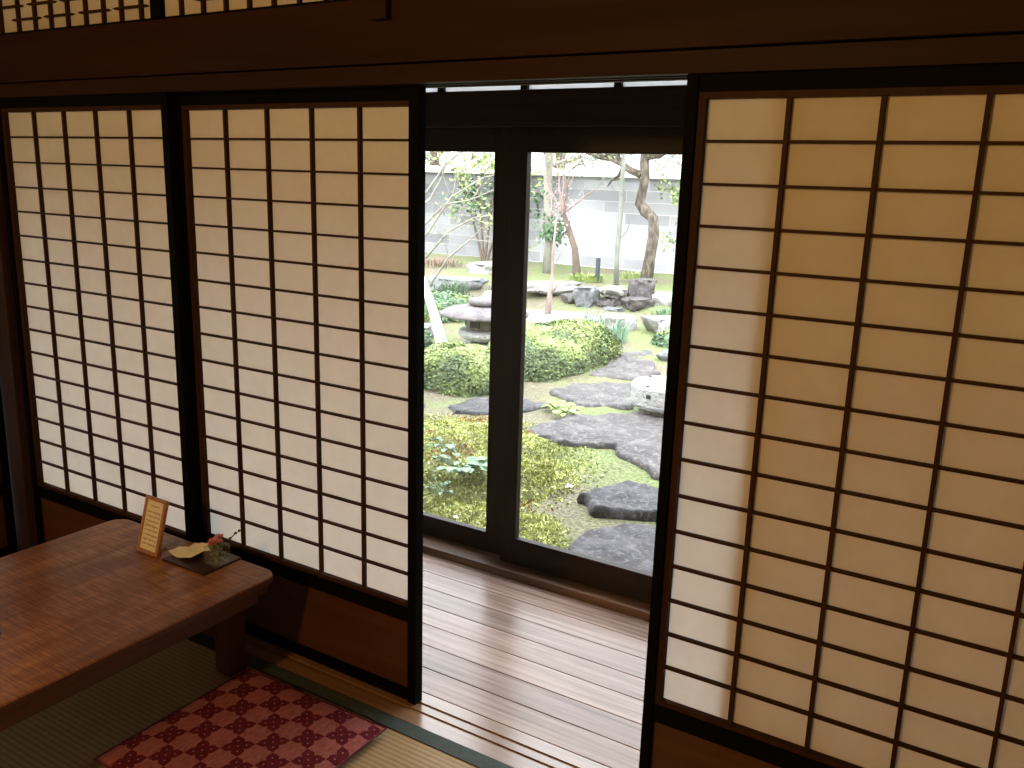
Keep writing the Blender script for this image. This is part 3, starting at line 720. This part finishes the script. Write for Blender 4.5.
# snow viewing lantern
t = thing('stone_lantern', 'low stone lantern with broad mushroom roof among green shrubs', 'lantern', (-3.12, 6.22, -.40))
def part(nm, prof, m=ST_LAN, wob=.04, n=40):
    q = MB(); q.lathe(prof, n=n, wob=wob); o = q.build(nm, m, t, smooth=True)
    return o
part('base_stone', [(.24, -.04), (.27, 0), (.27, .07), (.24, .10), (.001, .10)], ST_WHITE, .02)
part('stem', [(.15, .09), (.15, .15)], ST_LAN)
part('platform', [(.12, .13), (.24, .145), (.29, .185), (.29, .235), (.27, .25), (.001, .25)], ST_WHITE, .02)
part('light_chamber', [(.20, .24), (.21, .26), (.21, .37), (.20, .385)], ST_TAN, .01)
part('roof', [(.18, .375), (.40, .385), (.48, .40), (.485, .425), (.40, .470), (.25, .500), (.12, .510), (.001, .512)], ST_LAN, .09)
part('finial_stone', [(.10, .505), (.18, .520), (.20, .55), (.18, .580), (.10, .592), (.001, .595)], ST_LAN, .08)
for a in (-90, -20, 50, 200):
    q = MB(); q.box((.195, -.06, .285), (.2135, .06, .355)); o = q.build('chamber_opening', bpy.data.materials['hole_dark'], t); o.rotation_euler = (0, 0, math.radians(a))

# bollard light
t = thing('bollard_light', 'short dark cylindrical garden lamp with pale head near the wall', 'garden light', (-3.84, 10.35, -.02))
q = MB(); q.lathe([(.036, -.05), (.036, .34)], n=20); q.build('post', flat('bollard_grey', (.05, .06, .08), .5), t)
q = MB(); q.lathe([(.032, .34), (.032, .40)], n=20); q.build('lamp_head', flat('bollard_white', (.8, .8, .8), .4), t)
q = MB(); q.lathe([(.040, .40), (.038, .412), (.001, .416)], n=20); q.build('cap', flat('bollard_cap', (.3, .3, .32), .5), t)

# ---- plants
def leafm(name, a, b, rough=.55, tr=.3):
    m = noise_mat(name, [(.3, g_(a)), (.7, g_(b))], nscale=9, detail=8, rough=rough)
    bs = m.node_tree.nodes['Principled BSDF']; bs.inputs['Specular IOR Level'].default_value = .3
    return m
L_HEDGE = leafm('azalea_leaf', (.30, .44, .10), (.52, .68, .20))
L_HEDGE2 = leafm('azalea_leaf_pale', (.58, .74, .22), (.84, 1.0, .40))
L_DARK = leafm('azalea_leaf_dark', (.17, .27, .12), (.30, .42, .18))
L_MOSS = leafm('cedar_moss', (.46, .52, .14), (.95, 1.0, .32))
L_MOSS2 = leafm('cedar_moss_yellow', (1.15, 1.25, .40), (1.6, 1.7, .70))
L_RUST = leafm('rusty_moss', (.75, .46, .20), (1.2, .80, .36))
L_BLUE = leafm('bluegreen_leaf', (.22, .42, .23), (.48, .72, .44), .45)
L_BRIGHT = leafm('bright_leaf', (.42, .62, .14), (.80, 1.0, .34))
L_PINE = leafm('pine_needle', (.16, .22, .12), (.40, .46, .28))
L_IVY = leafm('ivy_leaf', (.10, .24, .12), (.30, .48, .24))
L_DAFF = leafm('narcissus_leaf', (.34, .66, .44), (.60, .90, .66))
TWIGS = noise_mat('shrub_twig', [(.3, (.12, .08, .06)), (.7, (.26, .19, .15))], nscale=30, rough=.9)
SOILC = noise_mat('hedge_core', [(.3, (.08, .085, .04)), (.7, (.17, .18, .07))], nscale=20, rough=1)
BARK = noise_mat('pine_bark', [(.35, (.05, .038, .03)), (.5, (.11, .09, .07)), (.65, (.20, .17, .14))], (1, 1, .35), 22, 8, .95, .9, .02)
BARKP = noise_mat('pale_bark', [(.3, (.18, .165, .135)), (.7, (.32, .31, .27))], (1, 1, .5), 10, 8, .9, .3, .01)
BARKG = noise_mat('lichen_bark', [(.3, (.13, .14, .12)), (.7, (.25, .26, .22))], (1, 1, .4), 12, 8, .9, .3, .01)
BARKB = noise_mat('brown_bark', [(.3, (.08, .055, .045)), (.7, (.17, .13, .10))], (1, 1, .4), 14, 8, .9, .3, .01)
BARKR = noise_mat('pinkish_bark', [(.3, (.22, .165, .15)), (.7, (.34, .27, .25))], (1, 1, .4), 14, 8, .9, .2, .01)

def bush(name, label, c, size, mats, n, leaf, seed, cat='shrub', pwr=2.6, group=None, droop=.15):
    """clipped bush: a lumpy rounded mass of small leaves over twigs"""
    rnd = random.Random(seed); t = thing(name, label, cat, c, 0, group)
    hx, hy, hz = size[0]/2, size[1]/2, size[2]
    q = MB(); cores = MB()
    def surf(u, th):  # u: height parameter, superellipsoid
        e = 2/pwr
        cu, su = math.cos(u), math.sin(u); ct, st = math.cos(th), math.sin(th)
        f = lambda a: math.copysign(abs(a)**e, a)
        p = Vector((hx*f(cu)*f(ct), hy*f(cu)*f(st), hz*f(su)))
        d = 1+.10*noise.noise(Vector((p.x*2.6+seed, p.y*2.6, p.z*3)))+.05*noise.noise(Vector((p.x*8+seed, p.y*8, p.z*8)))
        return p*d
    vs = []; fs = []; A, B_ = 14, 36
    for i in range(A+1):
        for k_ in range(B_): vs.append(surf(1.5*i/A, 6.2832*k_/B_)*.90)
    for i in range(A):
        for k_ in range(B_): fs.append((i*B_+k_, i*B_+(k_+1) % B_, (i+1)*B_+(k_+1) % B_, (i+1)*B_+k_))
    fs.append(tuple(A*B_+k_ for k_ in range(B_)))
    cores.add(vs, fs); cores.build('twig_mass', SOILC, t)
    random.seed(seed)
    for i in range(n):
        s_ = rnd.random()
        u = math.asin(min(1, rnd.random()**.8)); th = rnd.uniform(0, 6.2832)
        p = surf(u, th)*rnd.uniform(.88, 1.03)
        nn = Vector((p.x/hx, p.y/hy, p.z/hz*1.2)).normalized()+Vector((rnd.gauss(0, .45), rnd.gauss(0, .45), rnd.gauss(0, .45)+.2))
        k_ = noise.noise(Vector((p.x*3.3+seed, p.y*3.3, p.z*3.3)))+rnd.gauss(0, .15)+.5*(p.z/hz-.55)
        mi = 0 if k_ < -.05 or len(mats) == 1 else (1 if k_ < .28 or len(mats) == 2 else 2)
        q.leaf(p, nn, leaf*rnd.uniform(.6, 1.25), .45, mi)
    q.build('foliage', mats, t)
    return t
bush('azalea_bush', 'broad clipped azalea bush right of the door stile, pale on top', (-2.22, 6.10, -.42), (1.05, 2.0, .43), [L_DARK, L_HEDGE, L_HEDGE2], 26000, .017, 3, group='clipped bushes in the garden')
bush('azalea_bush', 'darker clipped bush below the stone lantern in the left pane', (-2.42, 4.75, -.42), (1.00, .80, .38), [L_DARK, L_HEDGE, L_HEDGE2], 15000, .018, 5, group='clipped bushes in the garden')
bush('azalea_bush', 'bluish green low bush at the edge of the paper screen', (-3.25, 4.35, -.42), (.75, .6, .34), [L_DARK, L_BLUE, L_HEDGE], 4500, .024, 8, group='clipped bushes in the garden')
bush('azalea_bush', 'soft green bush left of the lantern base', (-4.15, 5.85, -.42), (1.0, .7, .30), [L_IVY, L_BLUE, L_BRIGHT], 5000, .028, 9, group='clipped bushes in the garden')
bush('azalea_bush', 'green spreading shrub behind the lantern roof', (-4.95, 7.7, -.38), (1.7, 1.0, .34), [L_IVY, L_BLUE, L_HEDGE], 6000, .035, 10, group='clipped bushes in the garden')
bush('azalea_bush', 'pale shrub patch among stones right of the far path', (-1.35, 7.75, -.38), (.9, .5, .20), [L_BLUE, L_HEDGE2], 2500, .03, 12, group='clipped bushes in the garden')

# cedar moss mounds in the foreground: a lumpy mound covered with tufts nobody could count
def moss(label, outline_c, size, hgt, n, seed, tuft, mats):
    rnd = random.Random(seed); q = MB(); base = MB()
    cx_, cy_ = outline_c; rx, ry = size
    lob = lambda a: 1+.22*noise.noise(Vector((math.cos(a)*1.6+seed, math.sin(a)*1.6, seed)))+.08*noise.noise(Vector((math.cos(a)*5, math.sin(a)*5, seed)))
    def hh(x, y):
        d = ((x/rx)**2+(y/ry)**2)/lob(math.atan2(y/ry, x/rx))**2
        if d >= 1: return 0
        return hgt*(1-d)**.6*(.70+.75*noise.noise(Vector((x*2.2+seed, y*2.2, 0)))+.25*noise.noise(Vector((x*7, y*7, seed))))
    vs = []; fs = []; A, B_ = 14, 40
    for i in range(A+1):
        for k_ in range(B_):
            a = 6.2832*k_/B_; r = max(.001, i/A)*lob(a if a < 3.1416 else a-6.2832); x, y = rx*r*math.cos(a), ry*r*math.sin(a); vs.append((x, y, hh(x, y)-.01-(.05 if i == A else 0)))
    for i in range(A):
        for k_ in range(B_): fs.append((i*B_+k_, (i+1)*B_+k_, (i+1)*B_+(k_+1) % B_, i*B_+(k_+1) % B_))
    base.add(vs, fs)
    t = thing('moss_mound', label, 'moss', (cx_, cy_, -.40), 0, 'yellow green moss mounds'); t['kind'] = 'stuff'
    base.build('moss_bed', SOILC, t)
    random.seed(seed)
    for i in range(n):
        r = rnd.random()**.5*1.28; a = rnd.uniform(0, 6.2832); x, y = rx*r*math.cos(a), ry*r*math.sin(a); z = hh(x, y)
        if z <= 0:
            if rnd.random() < min(1, (r-.85)*2.6): continue
            z = ground(cx_+x, cy_+y)+.40
        k_ = noise.noise(Vector((x*2.4+seed, y*2.4, 7)))+rnd.gauss(0, .14)
        mi = 2 if k_ > .33 else (1 if k_ > -.12 else 0)
        for j in range(2):
            q.leaf((x, y, z+rnd.uniform(0, tuft*.6)), (rnd.gauss(0, 1), rnd.gauss(0, 1), rnd.gauss(.5, .6)), tuft*rnd.uniform(.5, 1.2), .35, mi)
    o = q.build('moss_tufts', mats, t); o['kind'] = 'stuff'
    return t
MM = [L_MOSS, L_MOSS2, L_RUST]
moss('yellow green and rusty moss mound filling the bottom of the left pane', (-1.30, 2.80), (.98, 1.02), .17, 20000, 2, .016, MM)
moss('moss mound just right of the door stile, near the glass', (-.16, 1.72), (.32, .60), .13, 9500, 4, .014, MM)
moss('low moss strip right of the door stile, before the large flat stone', (-.60, 2.60), (.26, .62), .10, 6500, 6, .016, MM)

def grassy(name, label, c, n, rad, hgt, wdt, m, seed, cat='plant', lean=.5):
    rnd = random.Random(seed); q = MB()
    for i in range(n):
        a = rnd.uniform(0, 6.28); r = rad*rnd.random()**.6; b = Vector((r*math.cos(a), r*math.sin(a), 0)); h = hgt*rnd.uniform(.6, 1.1)
        l = Vector((math.cos(a+rnd.gauss(0, .6)), math.sin(a+rnd.gauss(0, .6)), 0))*h*lean*rnd.uniform(.2, 1); sd = Vector((-l.y, l.x, 0)).normalized()*wdt
        m1 = b+l*.35+Vector((0, 0, h*.6)); tp = b+l+Vector((0, 0, h*(1-lean*.3)))
        q.add([b-sd, b+sd, m1+sd*.8, m1-sd*.8, tp], [(0, 1, 2, 3), (3, 2, 4)])
    o = q.build(name, m); o.location = c; return tag(o, label, cat)
grassy('narcissus_clump', 'clump of upright pale green leaves behind the right bush', (-2.12, 7.42, -.36), 70, .14, .34, .007, L_DAFF, 1)
grassy('narcissus_clump', 'bluish leaf clump before the white sunlit boulder', (-2.60, 7.75, -.34), 60, .16, .34, .007, L_DAFF, 2)
grassy('grass_tuft', 'dark green arching grass tuft left of the bluish rock', (-5.35, 8.7, -.28), 160, .28, .36, .006, L_IVY, 3, lean=.9)
grassy('grass_tuft', 'low green plant between the white boulders', (-2.16, 8.92, -.27), 70, .14, .22, .008, L_BLUE, 13, lean=.8)

def rosette(label, c, n, rad, leaf, seed, m=L_BLUE):
    rnd = random.Random(seed); q = MB()
    for i in range(n):
        a = rnd.uniform(0, 6.28); r = rad*rnd.random()**.5; d = Vector((math.cos(a), math.sin(a), 0)); L = leaf*rnd.uniform(.7, 1.3)
        p = Vector((r*math.cos(a), r*math.sin(a)*.8, rnd.uniform(.01, .05))); sd = Vector((-d.y, d.x, 0)); q.tube([(0, 0, -.01), p*.5, p+d*.004], .0022, 4)
        pts = []
        q.add([p, p+d*L*.3+sd*L*.32+Vector((0, 0, .012)), p+d*L*.75+sd*L*.28+Vector((0, 0, .012)), p+d*L, p+d*L*.75-sd*L*.28+Vector((0, 0, .008)), p+d*L*.3-sd*L*.32+Vector((0, 0, .008))], [(0, 1, 2, 3, 4, 5)])
    o = q.build('leafy_weed', m); o.location = c; return tag(o, label, 'plant', 'broad leafed weeds in the moss')
rosette('largest pale bluish leafed plant on the moss in the left pane', (-.72, 2.36, -.215), 34, .15, .075, 1)
rosette('small bluish leafed plant on the moss, upper left of the large one', (-1.02, 2.60, -.22), 14, .08, .06, 2)
rosette('tiny leafed weed on the moss near the bottom of the left pane', (-.62, 2.02, -.245), 12, .10, .035, 3)
rosette('green leafed weed between the stones right of the stile', (-1.16, 4.40, -.375), 40, .17, .07, 4, L_BRIGHT)
q = MB(); rosm = flat('fallen_leaf', (.75, .73, .66), .7)
for i, (x, y, z, s_, lb) in enumerate(((-.36, 1.80, -.262, .022, 'pale fallen leaf on the moss low in the left pane'), (-.25, 2.86, -.375, .040, 'pale fallen leaf lying left of the second stepping stone'), (-.60, 1.80, -.24, .018, 'small white fallen leaf at the glass edge of the left pane'))):
    q = MB(); q.add([(-s_, 0, 0), (0, -s_*.5, .008), (s_, 0, 0), (0, s_*.5, .012), (-s_, 0, -.002), (0, -s_*.5, .006), (s_, 0, -.002), (0, s_*.5, .010)], [(0, 1, 2, 3), (7, 6, 5, 4), (0, 4, 5, 1), (1, 5, 6, 2), (2, 6, 7, 3), (3, 7, 4, 0)])
    o = q.build('fallen_leaf', rosm); o.location = (x, y, z); o.rotation_euler = (.2, .1, i*1.3); tag(o, lb, 'leaf', 'fallen leaves on the moss')

# ---- trees
def twigs(q, start, d, L, r, depth, rnd, spread=.6, tips=None, mi=0, upb=.1):
    p = Vector(start); pts = [p.copy()]; rad = [r]; d = Vector(d).normalized()
    for i in range(4):
        d = (d+Vector((rnd.gauss(0, .16), rnd.gauss(0, .16), rnd.gauss(0, .13)+upb*.3))).normalized(); p = p+d*L/4; pts.append(p.copy()); rad.append(r*(1-.16*(i+1)))
    q.tube(pts, rad, 5 if r < .02 else 7, mi)
    if tips is not None: tips.append(p.copy()); tips.append(pts[2].copy())
    if depth > 0:
        for k_ in range(rnd.choice((2, 3))):
            nd_ = (d+Vector((rnd.gauss(0, spread), rnd.gauss(0, spread), rnd.gauss(0, spread*.7)+upb))).normalized()
            twigs(q, pts[rnd.choice((2, 3, 4))], nd_, L*rnd.uniform(.55, .8), rad[-1]*.75, depth-1, rnd, spread, tips, mi, upb)
def leaves(parent, nm, tips, m, per, rad, size, rnd, asp=.4, flatz=1):
    q = MB()
    for p in tips:
        for i in range(per):
            o_ = Vector((rnd.gauss(0, rad), rnd.gauss(0, rad), rnd.gauss(0, rad*flatz)))
            q.leaf(p+o_, (rnd.gauss(0, .6), rnd.gauss(0, .6), rnd.gauss(.5, .6)), size*rnd.uniform(.6, 1.3), asp)
    return q.build(nm, m, parent)

# pine with crooked trunk
rnd = random.Random(21); t = thing('pine_tree', 'old pine with a crooked grey brown trunk before the wall', 'tree', (-3.10, 10.45, -.05), 0)
tr = [(0, 0, -.1), (.05, 0, .38), (.10, -.02, .76), (.07, 0, .98), (-.06, 0, 1.09), (-.16, .0, 1.20), (-.14, .0, 1.36), (-.10, 0, 1.56), (-.13, 0, 1.76), (-.14, 0, 2.0)]
q = MB(); q.tube(tr, [.105, .085, .078, .078, .09, .08, .068, .066, .07, .055], 14, jit=.07); q.build('trunk', BARK, t, smooth=True)
q = MB(); tips = []
q.tube([(-.17, 0, 1.60), (-.34, -.02, 1.66), (-.48, 0, 1.74), (-.56, .02, 1.84), (-.60, 0, 1.98)], [.055, .05, .05, .042, .035], 8, jit=.12)
q.tube([(-.48, 0, 1.74), (-.66, 0, 1.82), (-.86, .03, 1.84), (-1.08, 0, 1.92), (-1.30, 0, 2.05)], [.04, .04, .035, .03, .02], 8, jit=.12)
q.tube([(-.10, 0, 1.86), (.10, 0, 1.90), (.26, .0, 1.99), (.46, .04, 2.06), (.62, 0, 2.2)], [.06, .06, .055, .045, .03], 8, jit=.12)
q.tube([(-.45, 0, 1.72), (-.52, 0, 1.58), (-.64, .0, 1.50), (-.70, .0, 1.42)], [.035, .028, .02, .012], 6, jit=.1)
for p in ((-.60, 0, 1.9), (-1.0, 0, 1.9), (-1.3, 0, 2.0), (.3, 0, 2.0), (.6, 0, 2.2), (-.12, 0, 2.1), (-.8, 0, 1.85), (.1, 0, 1.95)):
    for k_ in range(3): twigs(q, p, (rnd.gauss(0, .8), rnd.gauss(0, .8), .25), .5, .024, 3, rnd, .8, tips, 0, 0)
q.build('branches', BARK, t)
leaves(t, 'needles', tips[::2], L_PINE, 7, .07, .04, rnd, .12, .6)

# lichen covered straight pole tree
rnd = random.Random(5); t = thing('slender_tree', 'slender straight tree with greenish grey bark left of the pine', 'tree', (-3.28, 9.85, -.1), 0)
q = MB(); q.tube([(0, 0, 0), (-.02, 0, .5), (0, .0, 1.1), (.0, 0, 1.7), (.02, 0, 2.6)], [.042, .036, .034, .032, .026], 10, jit=.05); q.build('trunk', BARKG, t, smooth=True)
q = MB(); tips = []
for z_ in (1.9, 2.1, 2.3, 2.5): twigs(q, (0, 0, z_), (rnd.gauss(0, 1), rnd.gauss(0, 1), .8), .6, .014, 2, rnd, .6, tips)
twigs(q, (0, 0, .75), (.7, -.3, .6), .5, .008, 0, rnd)
q.build('branches', BARKG, t)
leaves(t, 'foliage', tips, L_HEDGE2, 6, .08, .04, rnd)

# pale trunk tree with ivy
rnd = random.Random(8); t = thing('pale_trunk_tree', 'tree with thick pale trunk and dark green ivy, right of the stile', 'tree', (-5.02, 10.9, -.05), 0)
q = MB(); q.tube([(0, 0, -.1), (.02, 0, .5), (-.04, 0, 1.0), (-.06, 0, 1.6), (-.03, 0, 2.4), (0, 0, 3.2)], [.10, .08, .068, .07, .07, .06], 12, jit=.05); q.build('trunk', BARKP, t, smooth=True)
q = MB(); tips = []
for z_ in (1.7, 1.9, 2.1, 2.3, 2.6): twigs(q, (-.03, 0, z_), (rnd.gauss(0, 1), rnd.gauss(0, 1)-.3, .6), .9, .022, 3, rnd, .6, tips)
q.build('branches', BARKP, t)
leaves(t, 'foliage', tips, L_HEDGE2, 4, .12, .05, rnd)
q = MB()
for i in range(420):
    z_ = rnd.gauss(.70, .09); a = rnd.uniform(0, 6.28); r = abs(rnd.gauss(.12, .08)); q.leaf((.06+r*math.cos(a), r*math.sin(a), z_), (math.cos(a), math.sin(a)-.6, rnd.gauss(.3, .4)), rnd.uniform(.03, .055), .6)
q.build('ivy', L_IVY, t)

# slanted young tree with upswept bare branches
rnd = random.Random(13); t = thing('plum_tree', 'bare young tree with slanting brown trunk and upswept pale twigs', 'tree', (-4.28, 10.55, -.05), 0)
q = MB(); q.tube([(0, 0, -.1), (-.03, 0, .18), (-.07, 0, .45), (-.18, -.02, .75), (-.28, -.03, .98)], [.075, .065, .05, .045, .038], 9, jit=.06); q.build('trunk', BARKB, t, smooth=True)
q = MB(); tips = []
b0 = Vector((-.28, -.03, .98))
for dx, dz, L_ in ((-.45, 1, .75), (-.12, 1, .85), (.18, 1, .8), (.5, .9, .7), (-.8, .7, .6), (.75, .55, .6)):
    twigs(q, b0, (dx, rnd.gauss(0, .15), dz), L_, .020, 2, rnd, .35, tips, 0, .25)
q.build('branches', BARKR, t)
PINKB = flat('pale_pink_bud', (.80, .55, .56), .7)
bud_ = leaves(t, 'buds', [b0+Vector((rnd.gauss(0, .18), rnd.gauss(0, .1), rnd.gauss(.05, .16))) for _ in range(60)], PINKB, 3, .03, .016, rnd, .7); bud_['kind'] = 'stuff'

rnd = random.Random(14); t = thing('sapling', 'thin pinkish sapling rising behind the clipped bush', 'tree', (-3.55, 8.35, -.30), 0)
q = MB(); q.tube([(0, 0, 0), (.02, 0, .28), (.05, 0, .5), (.04, 0, .85), (.08, 0, 1.3)], [.045, .035, .024, .016, .008], 8, jit=.08)
q.tube([(.02, 0, .28), (.12, 0, .40), (.22, 0, .46)], [.02, .016, .01], 6); q.build('trunk', BARKR, t, smooth=True)
q = MB()
for z_ in (.6, .8, 1.0, 1.2): twigs(q, (.06, 0, z_), (rnd.gauss(0, .5), rnd.gauss(0, .3), .9), .5, .006, 1, rnd, .4, None, 0, .25)
q.build('branches', BARKR, t)
rnd = random.Random(15); t = thing('sapling', 'fainter thin sapling nearest to the door stile, behind the bush', 'tree', (-4.15, 8.4, -.30), 0)
q = MB(); q.tube([(0, 0, 0), (-.01, 0, .4), (.02, 0, .8), (.0, 0, 1.2)], [.022, .018, .014, .006], 7, jit=.08); q.build('trunk', BARKR, t, smooth=True)
q = MB()
for z_ in (.5, .8, 1.0): twigs(q, (.0, 0, z_), (rnd.gauss(0, .5), rnd.gauss(0, .3), .9), .4, .005, 1, rnd, .4, None, 0, .25)
q.build('branches', BARKR, t)

# left pane: leafy camellia before the wall
rnd = random.Random(30); t = thing('leafy_shrub', 'tall leafy shrub with yellow green crown before the wall, left pane', 'shrub', (-6.40, 11.1, -.02), 0)
q = MB(); tips = []
for dx in (-.35, -.12, .12, .42): 
    q.tube([(0, 0, -.1), (dx*.4, 0, .4), (dx*.9, 0, .9), (dx*1.3, rnd.gauss(0, .1), 1.35)], [.028, .022, .018, .012], 6)
    for z_ in (.75, 1.0, 1.25): twigs(q, (dx*z_, 0, z_), (dx+rnd.gauss(0, .5), rnd.gauss(0, .5), .6), .5, .011, 1, rnd, .6, tips)
q.build('stems', BARKB, t)
hi = [p for p in tips if p.z > 1.35]; lo = [p for p in tips if p.z <= 1.35]
leaves(t, 'upper_foliage', hi+[Vector((rnd.gauss(.05, .25), rnd.gauss(0, .2), rnd.gauss(1.72, .16))) for _ in range(40)], L_BRIGHT, 8, .10, .055, rnd)
leaves(t, 'lower_foliage', lo, L_IVY, 11, .10, .060, rnd)

# tree with pale arching branches entering from the left
rnd = random.Random(41); t = thing('arching_tree', 'tree with pale arching lichen branches at the left pane edge', 'tree', (-5.0, 7.75, -.35), 0)
q = MB(); q.tube([(-.42, 0, -.1), (-.46, 0, .6), (-.40, 0, 1.1), (-.46, 0, 1.7), (-.42, 0, 2.4)], [.09, .08, .07, .065, .05], 10, jit=.06); q.build('trunk', BARKP, t, smooth=True)
q = MB(); tips = []
for pts in ([(-.1, 0, 1.05), (.3, 0, 1.55), (.75, .05, 1.80), (1.2, .1, 1.90)], [(-.1, 0, 1.2), (.2, 0, 1.45), (.6, 0, 1.52), (1.05, .1, 1.72)], [(-.1, 0, .75), (.25, 0, 1.1), (.6, .1, 1.3), (1.0, .1, 1.35)],
            [(-.1, 0, .3), (.25, 0, .75), (.6, .0, 1.02), (.95, .1, 1.0)], [(-.1, 0, 1.6), (.2, 0, 1.95), (.5, 0, 2.15)], [(-.05, 0, 1.5), (.15, 0, 1.8), (.25, 0, 2.2)]):
    q.tube([(-.42, 0, pts[0][2]-.22)]+pts, [.020, .016, .013, .010, .006][:len(pts)+1], 6, jit=.15)
    for p in pts[1:]:
        twigs(q, p, (rnd.gauss(.3, .6), rnd.gauss(0, .5), rnd.gauss(.3, .5)), .4, .008, 1, rnd, .6, tips)
q.build('branches', BARKP, t)
leaves(t, 'foliage', tips, L_HEDGE2, 5, .09, .028, rnd)

# white leaning support pole
q = MB(); q.tube([(-3.42, 5.88, -.42), (-3.58, 6.02, -.27), (-3.98, 6.40, -.04), (-4.55, 6.96, .20), (-5.2, 7.5, .50)], [.075, .065, .05, .042, .036], 12)
o = q.build('leaning_pole', flat('bleached_wood', (.80, .79, .75), .8), smooth=True); tag(o, 'thick white bleached pole leaning at the left edge beside the lantern', 'pole')

rnd = random.Random(77); t = thing('nandina', 'slender leafy shrub close to the wall at the right pane edge', 'shrub', (-2.80, 11.2, -.05), 0)
q = MB(); tips = []
for dx in (-.12, .05, .2):
    q.tube([(dx*.3, 0, -.1), (dx, 0, .6), (dx*1.4, 0, 1.35)], [.014, .011, .007], 6)
    for z_ in (.5, .8, 1.1, 1.3): twigs(q, (dx*z_, 0, z_), (rnd.gauss(0, .6), rnd.gauss(0, .5), .5), .28, .005, 1, rnd, .5, tips)
q.build('stems', BARKG, t); leaves(t, 'foliage', tips, L_BRIGHT, 7, .06, .04, rnd)
# pale trodden gravel strip in front of the rocks
q = MB(); P_ = [(-7.2, 8.05), (-5.4, 8.35), (-4.2, 8.42), (-3.2, 8.62), (-2.75, 8.45), (-2.6, 8.0), (-3.1, 7.85), (-4.0, 7.85), (-5.4, 7.75), (-7.2, 7.5)]
vs = [(x, y, ground(x, y)+.012) for x, y in P_]; vs2 = [(x, y, ground(x, y)-.03) for x, y in P_]; n_ = len(P_)
q.add(vs+vs2, [tuple(range(n_-1, -1, -1))]+[(i, (i+1) % n_, n_+(i+1) % n_, n_+i) for i in range(n_)])
struct(q.build('gravel_path', noise_mat('pale_gravel', [(.3, (.30, .26, .24)), (.7, (.46, .42, .39))], nscale=60, rough=.95, bump=.5)), 'pale gravel strip between the bush and the rocks')
# brush of fallen twigs before the wall, left pane; green low plants on the bed
grassy('low_plant', 'bright green low plant at the foot of the slanting tree', (-4.0, 10.3, -.04), 130, .28, .14, .012, L_BRIGHT, 51, lean=.9)
grassy('low_plant', 'yellow green low plant right of the pine foot', (-2.35, 10.6, -.04), 120, .30, .16, .010, L_HEDGE2, 52, lean=.9)
grassy('low_plant', 'pale low plant between the straight tree and the pine', (-3.42, 10.75, .0), 90, .20, .14, .010, L_HEDGE2, 53, lean=.9)
grassy('dry_grass', 'brownish dry grass on the bed in the left pane', (-6.9, 10.4, -.04), 220, .42, .16, .006, TWIGS, 54, lean=1.2)
# trees beyond the boundary wall
L_FAR = leafm('hazy_leaf', (.42, .48, .34), (.9, .98, .74))
def far_tree(label, c, h, seed, m):
    rnd = random.Random(seed); t = thing('far_tree', label, 'tree', c, 0, 'trees beyond the wall')
    q = MB(); tips = []; q.tube([(0, 0, 0), (.05, 0, h*.4), (0, 0, h*.7)], [.16, .13, .10], 8); 
    for i in range(9): twigs(q, (0, 0, h*rnd.uniform(.35, .7)), (rnd.gauss(0, 1), rnd.gauss(0, 1), .4), 1.1, .04, 2, rnd, .6, tips)
    q.build('trunk', BARKB, t); leaves(t, 'foliage', tips, L_FAR, 26, .20, .045, rnd)
far_tree('hazy tree crown above the wall at the left pane', (-11.2, 16, -.3), 4.2, 61, L_HEDGE2)
far_tree('hazy tree crown above the wall behind the pale trunk', (-8.0, 16.5, -.3), 4.4, 62, L_HEDGE)
far_tree('hazy tree crown above the wall at the right pane edge', (-3.4, 16, -.3), 4.2, 63, L_HEDGE2)
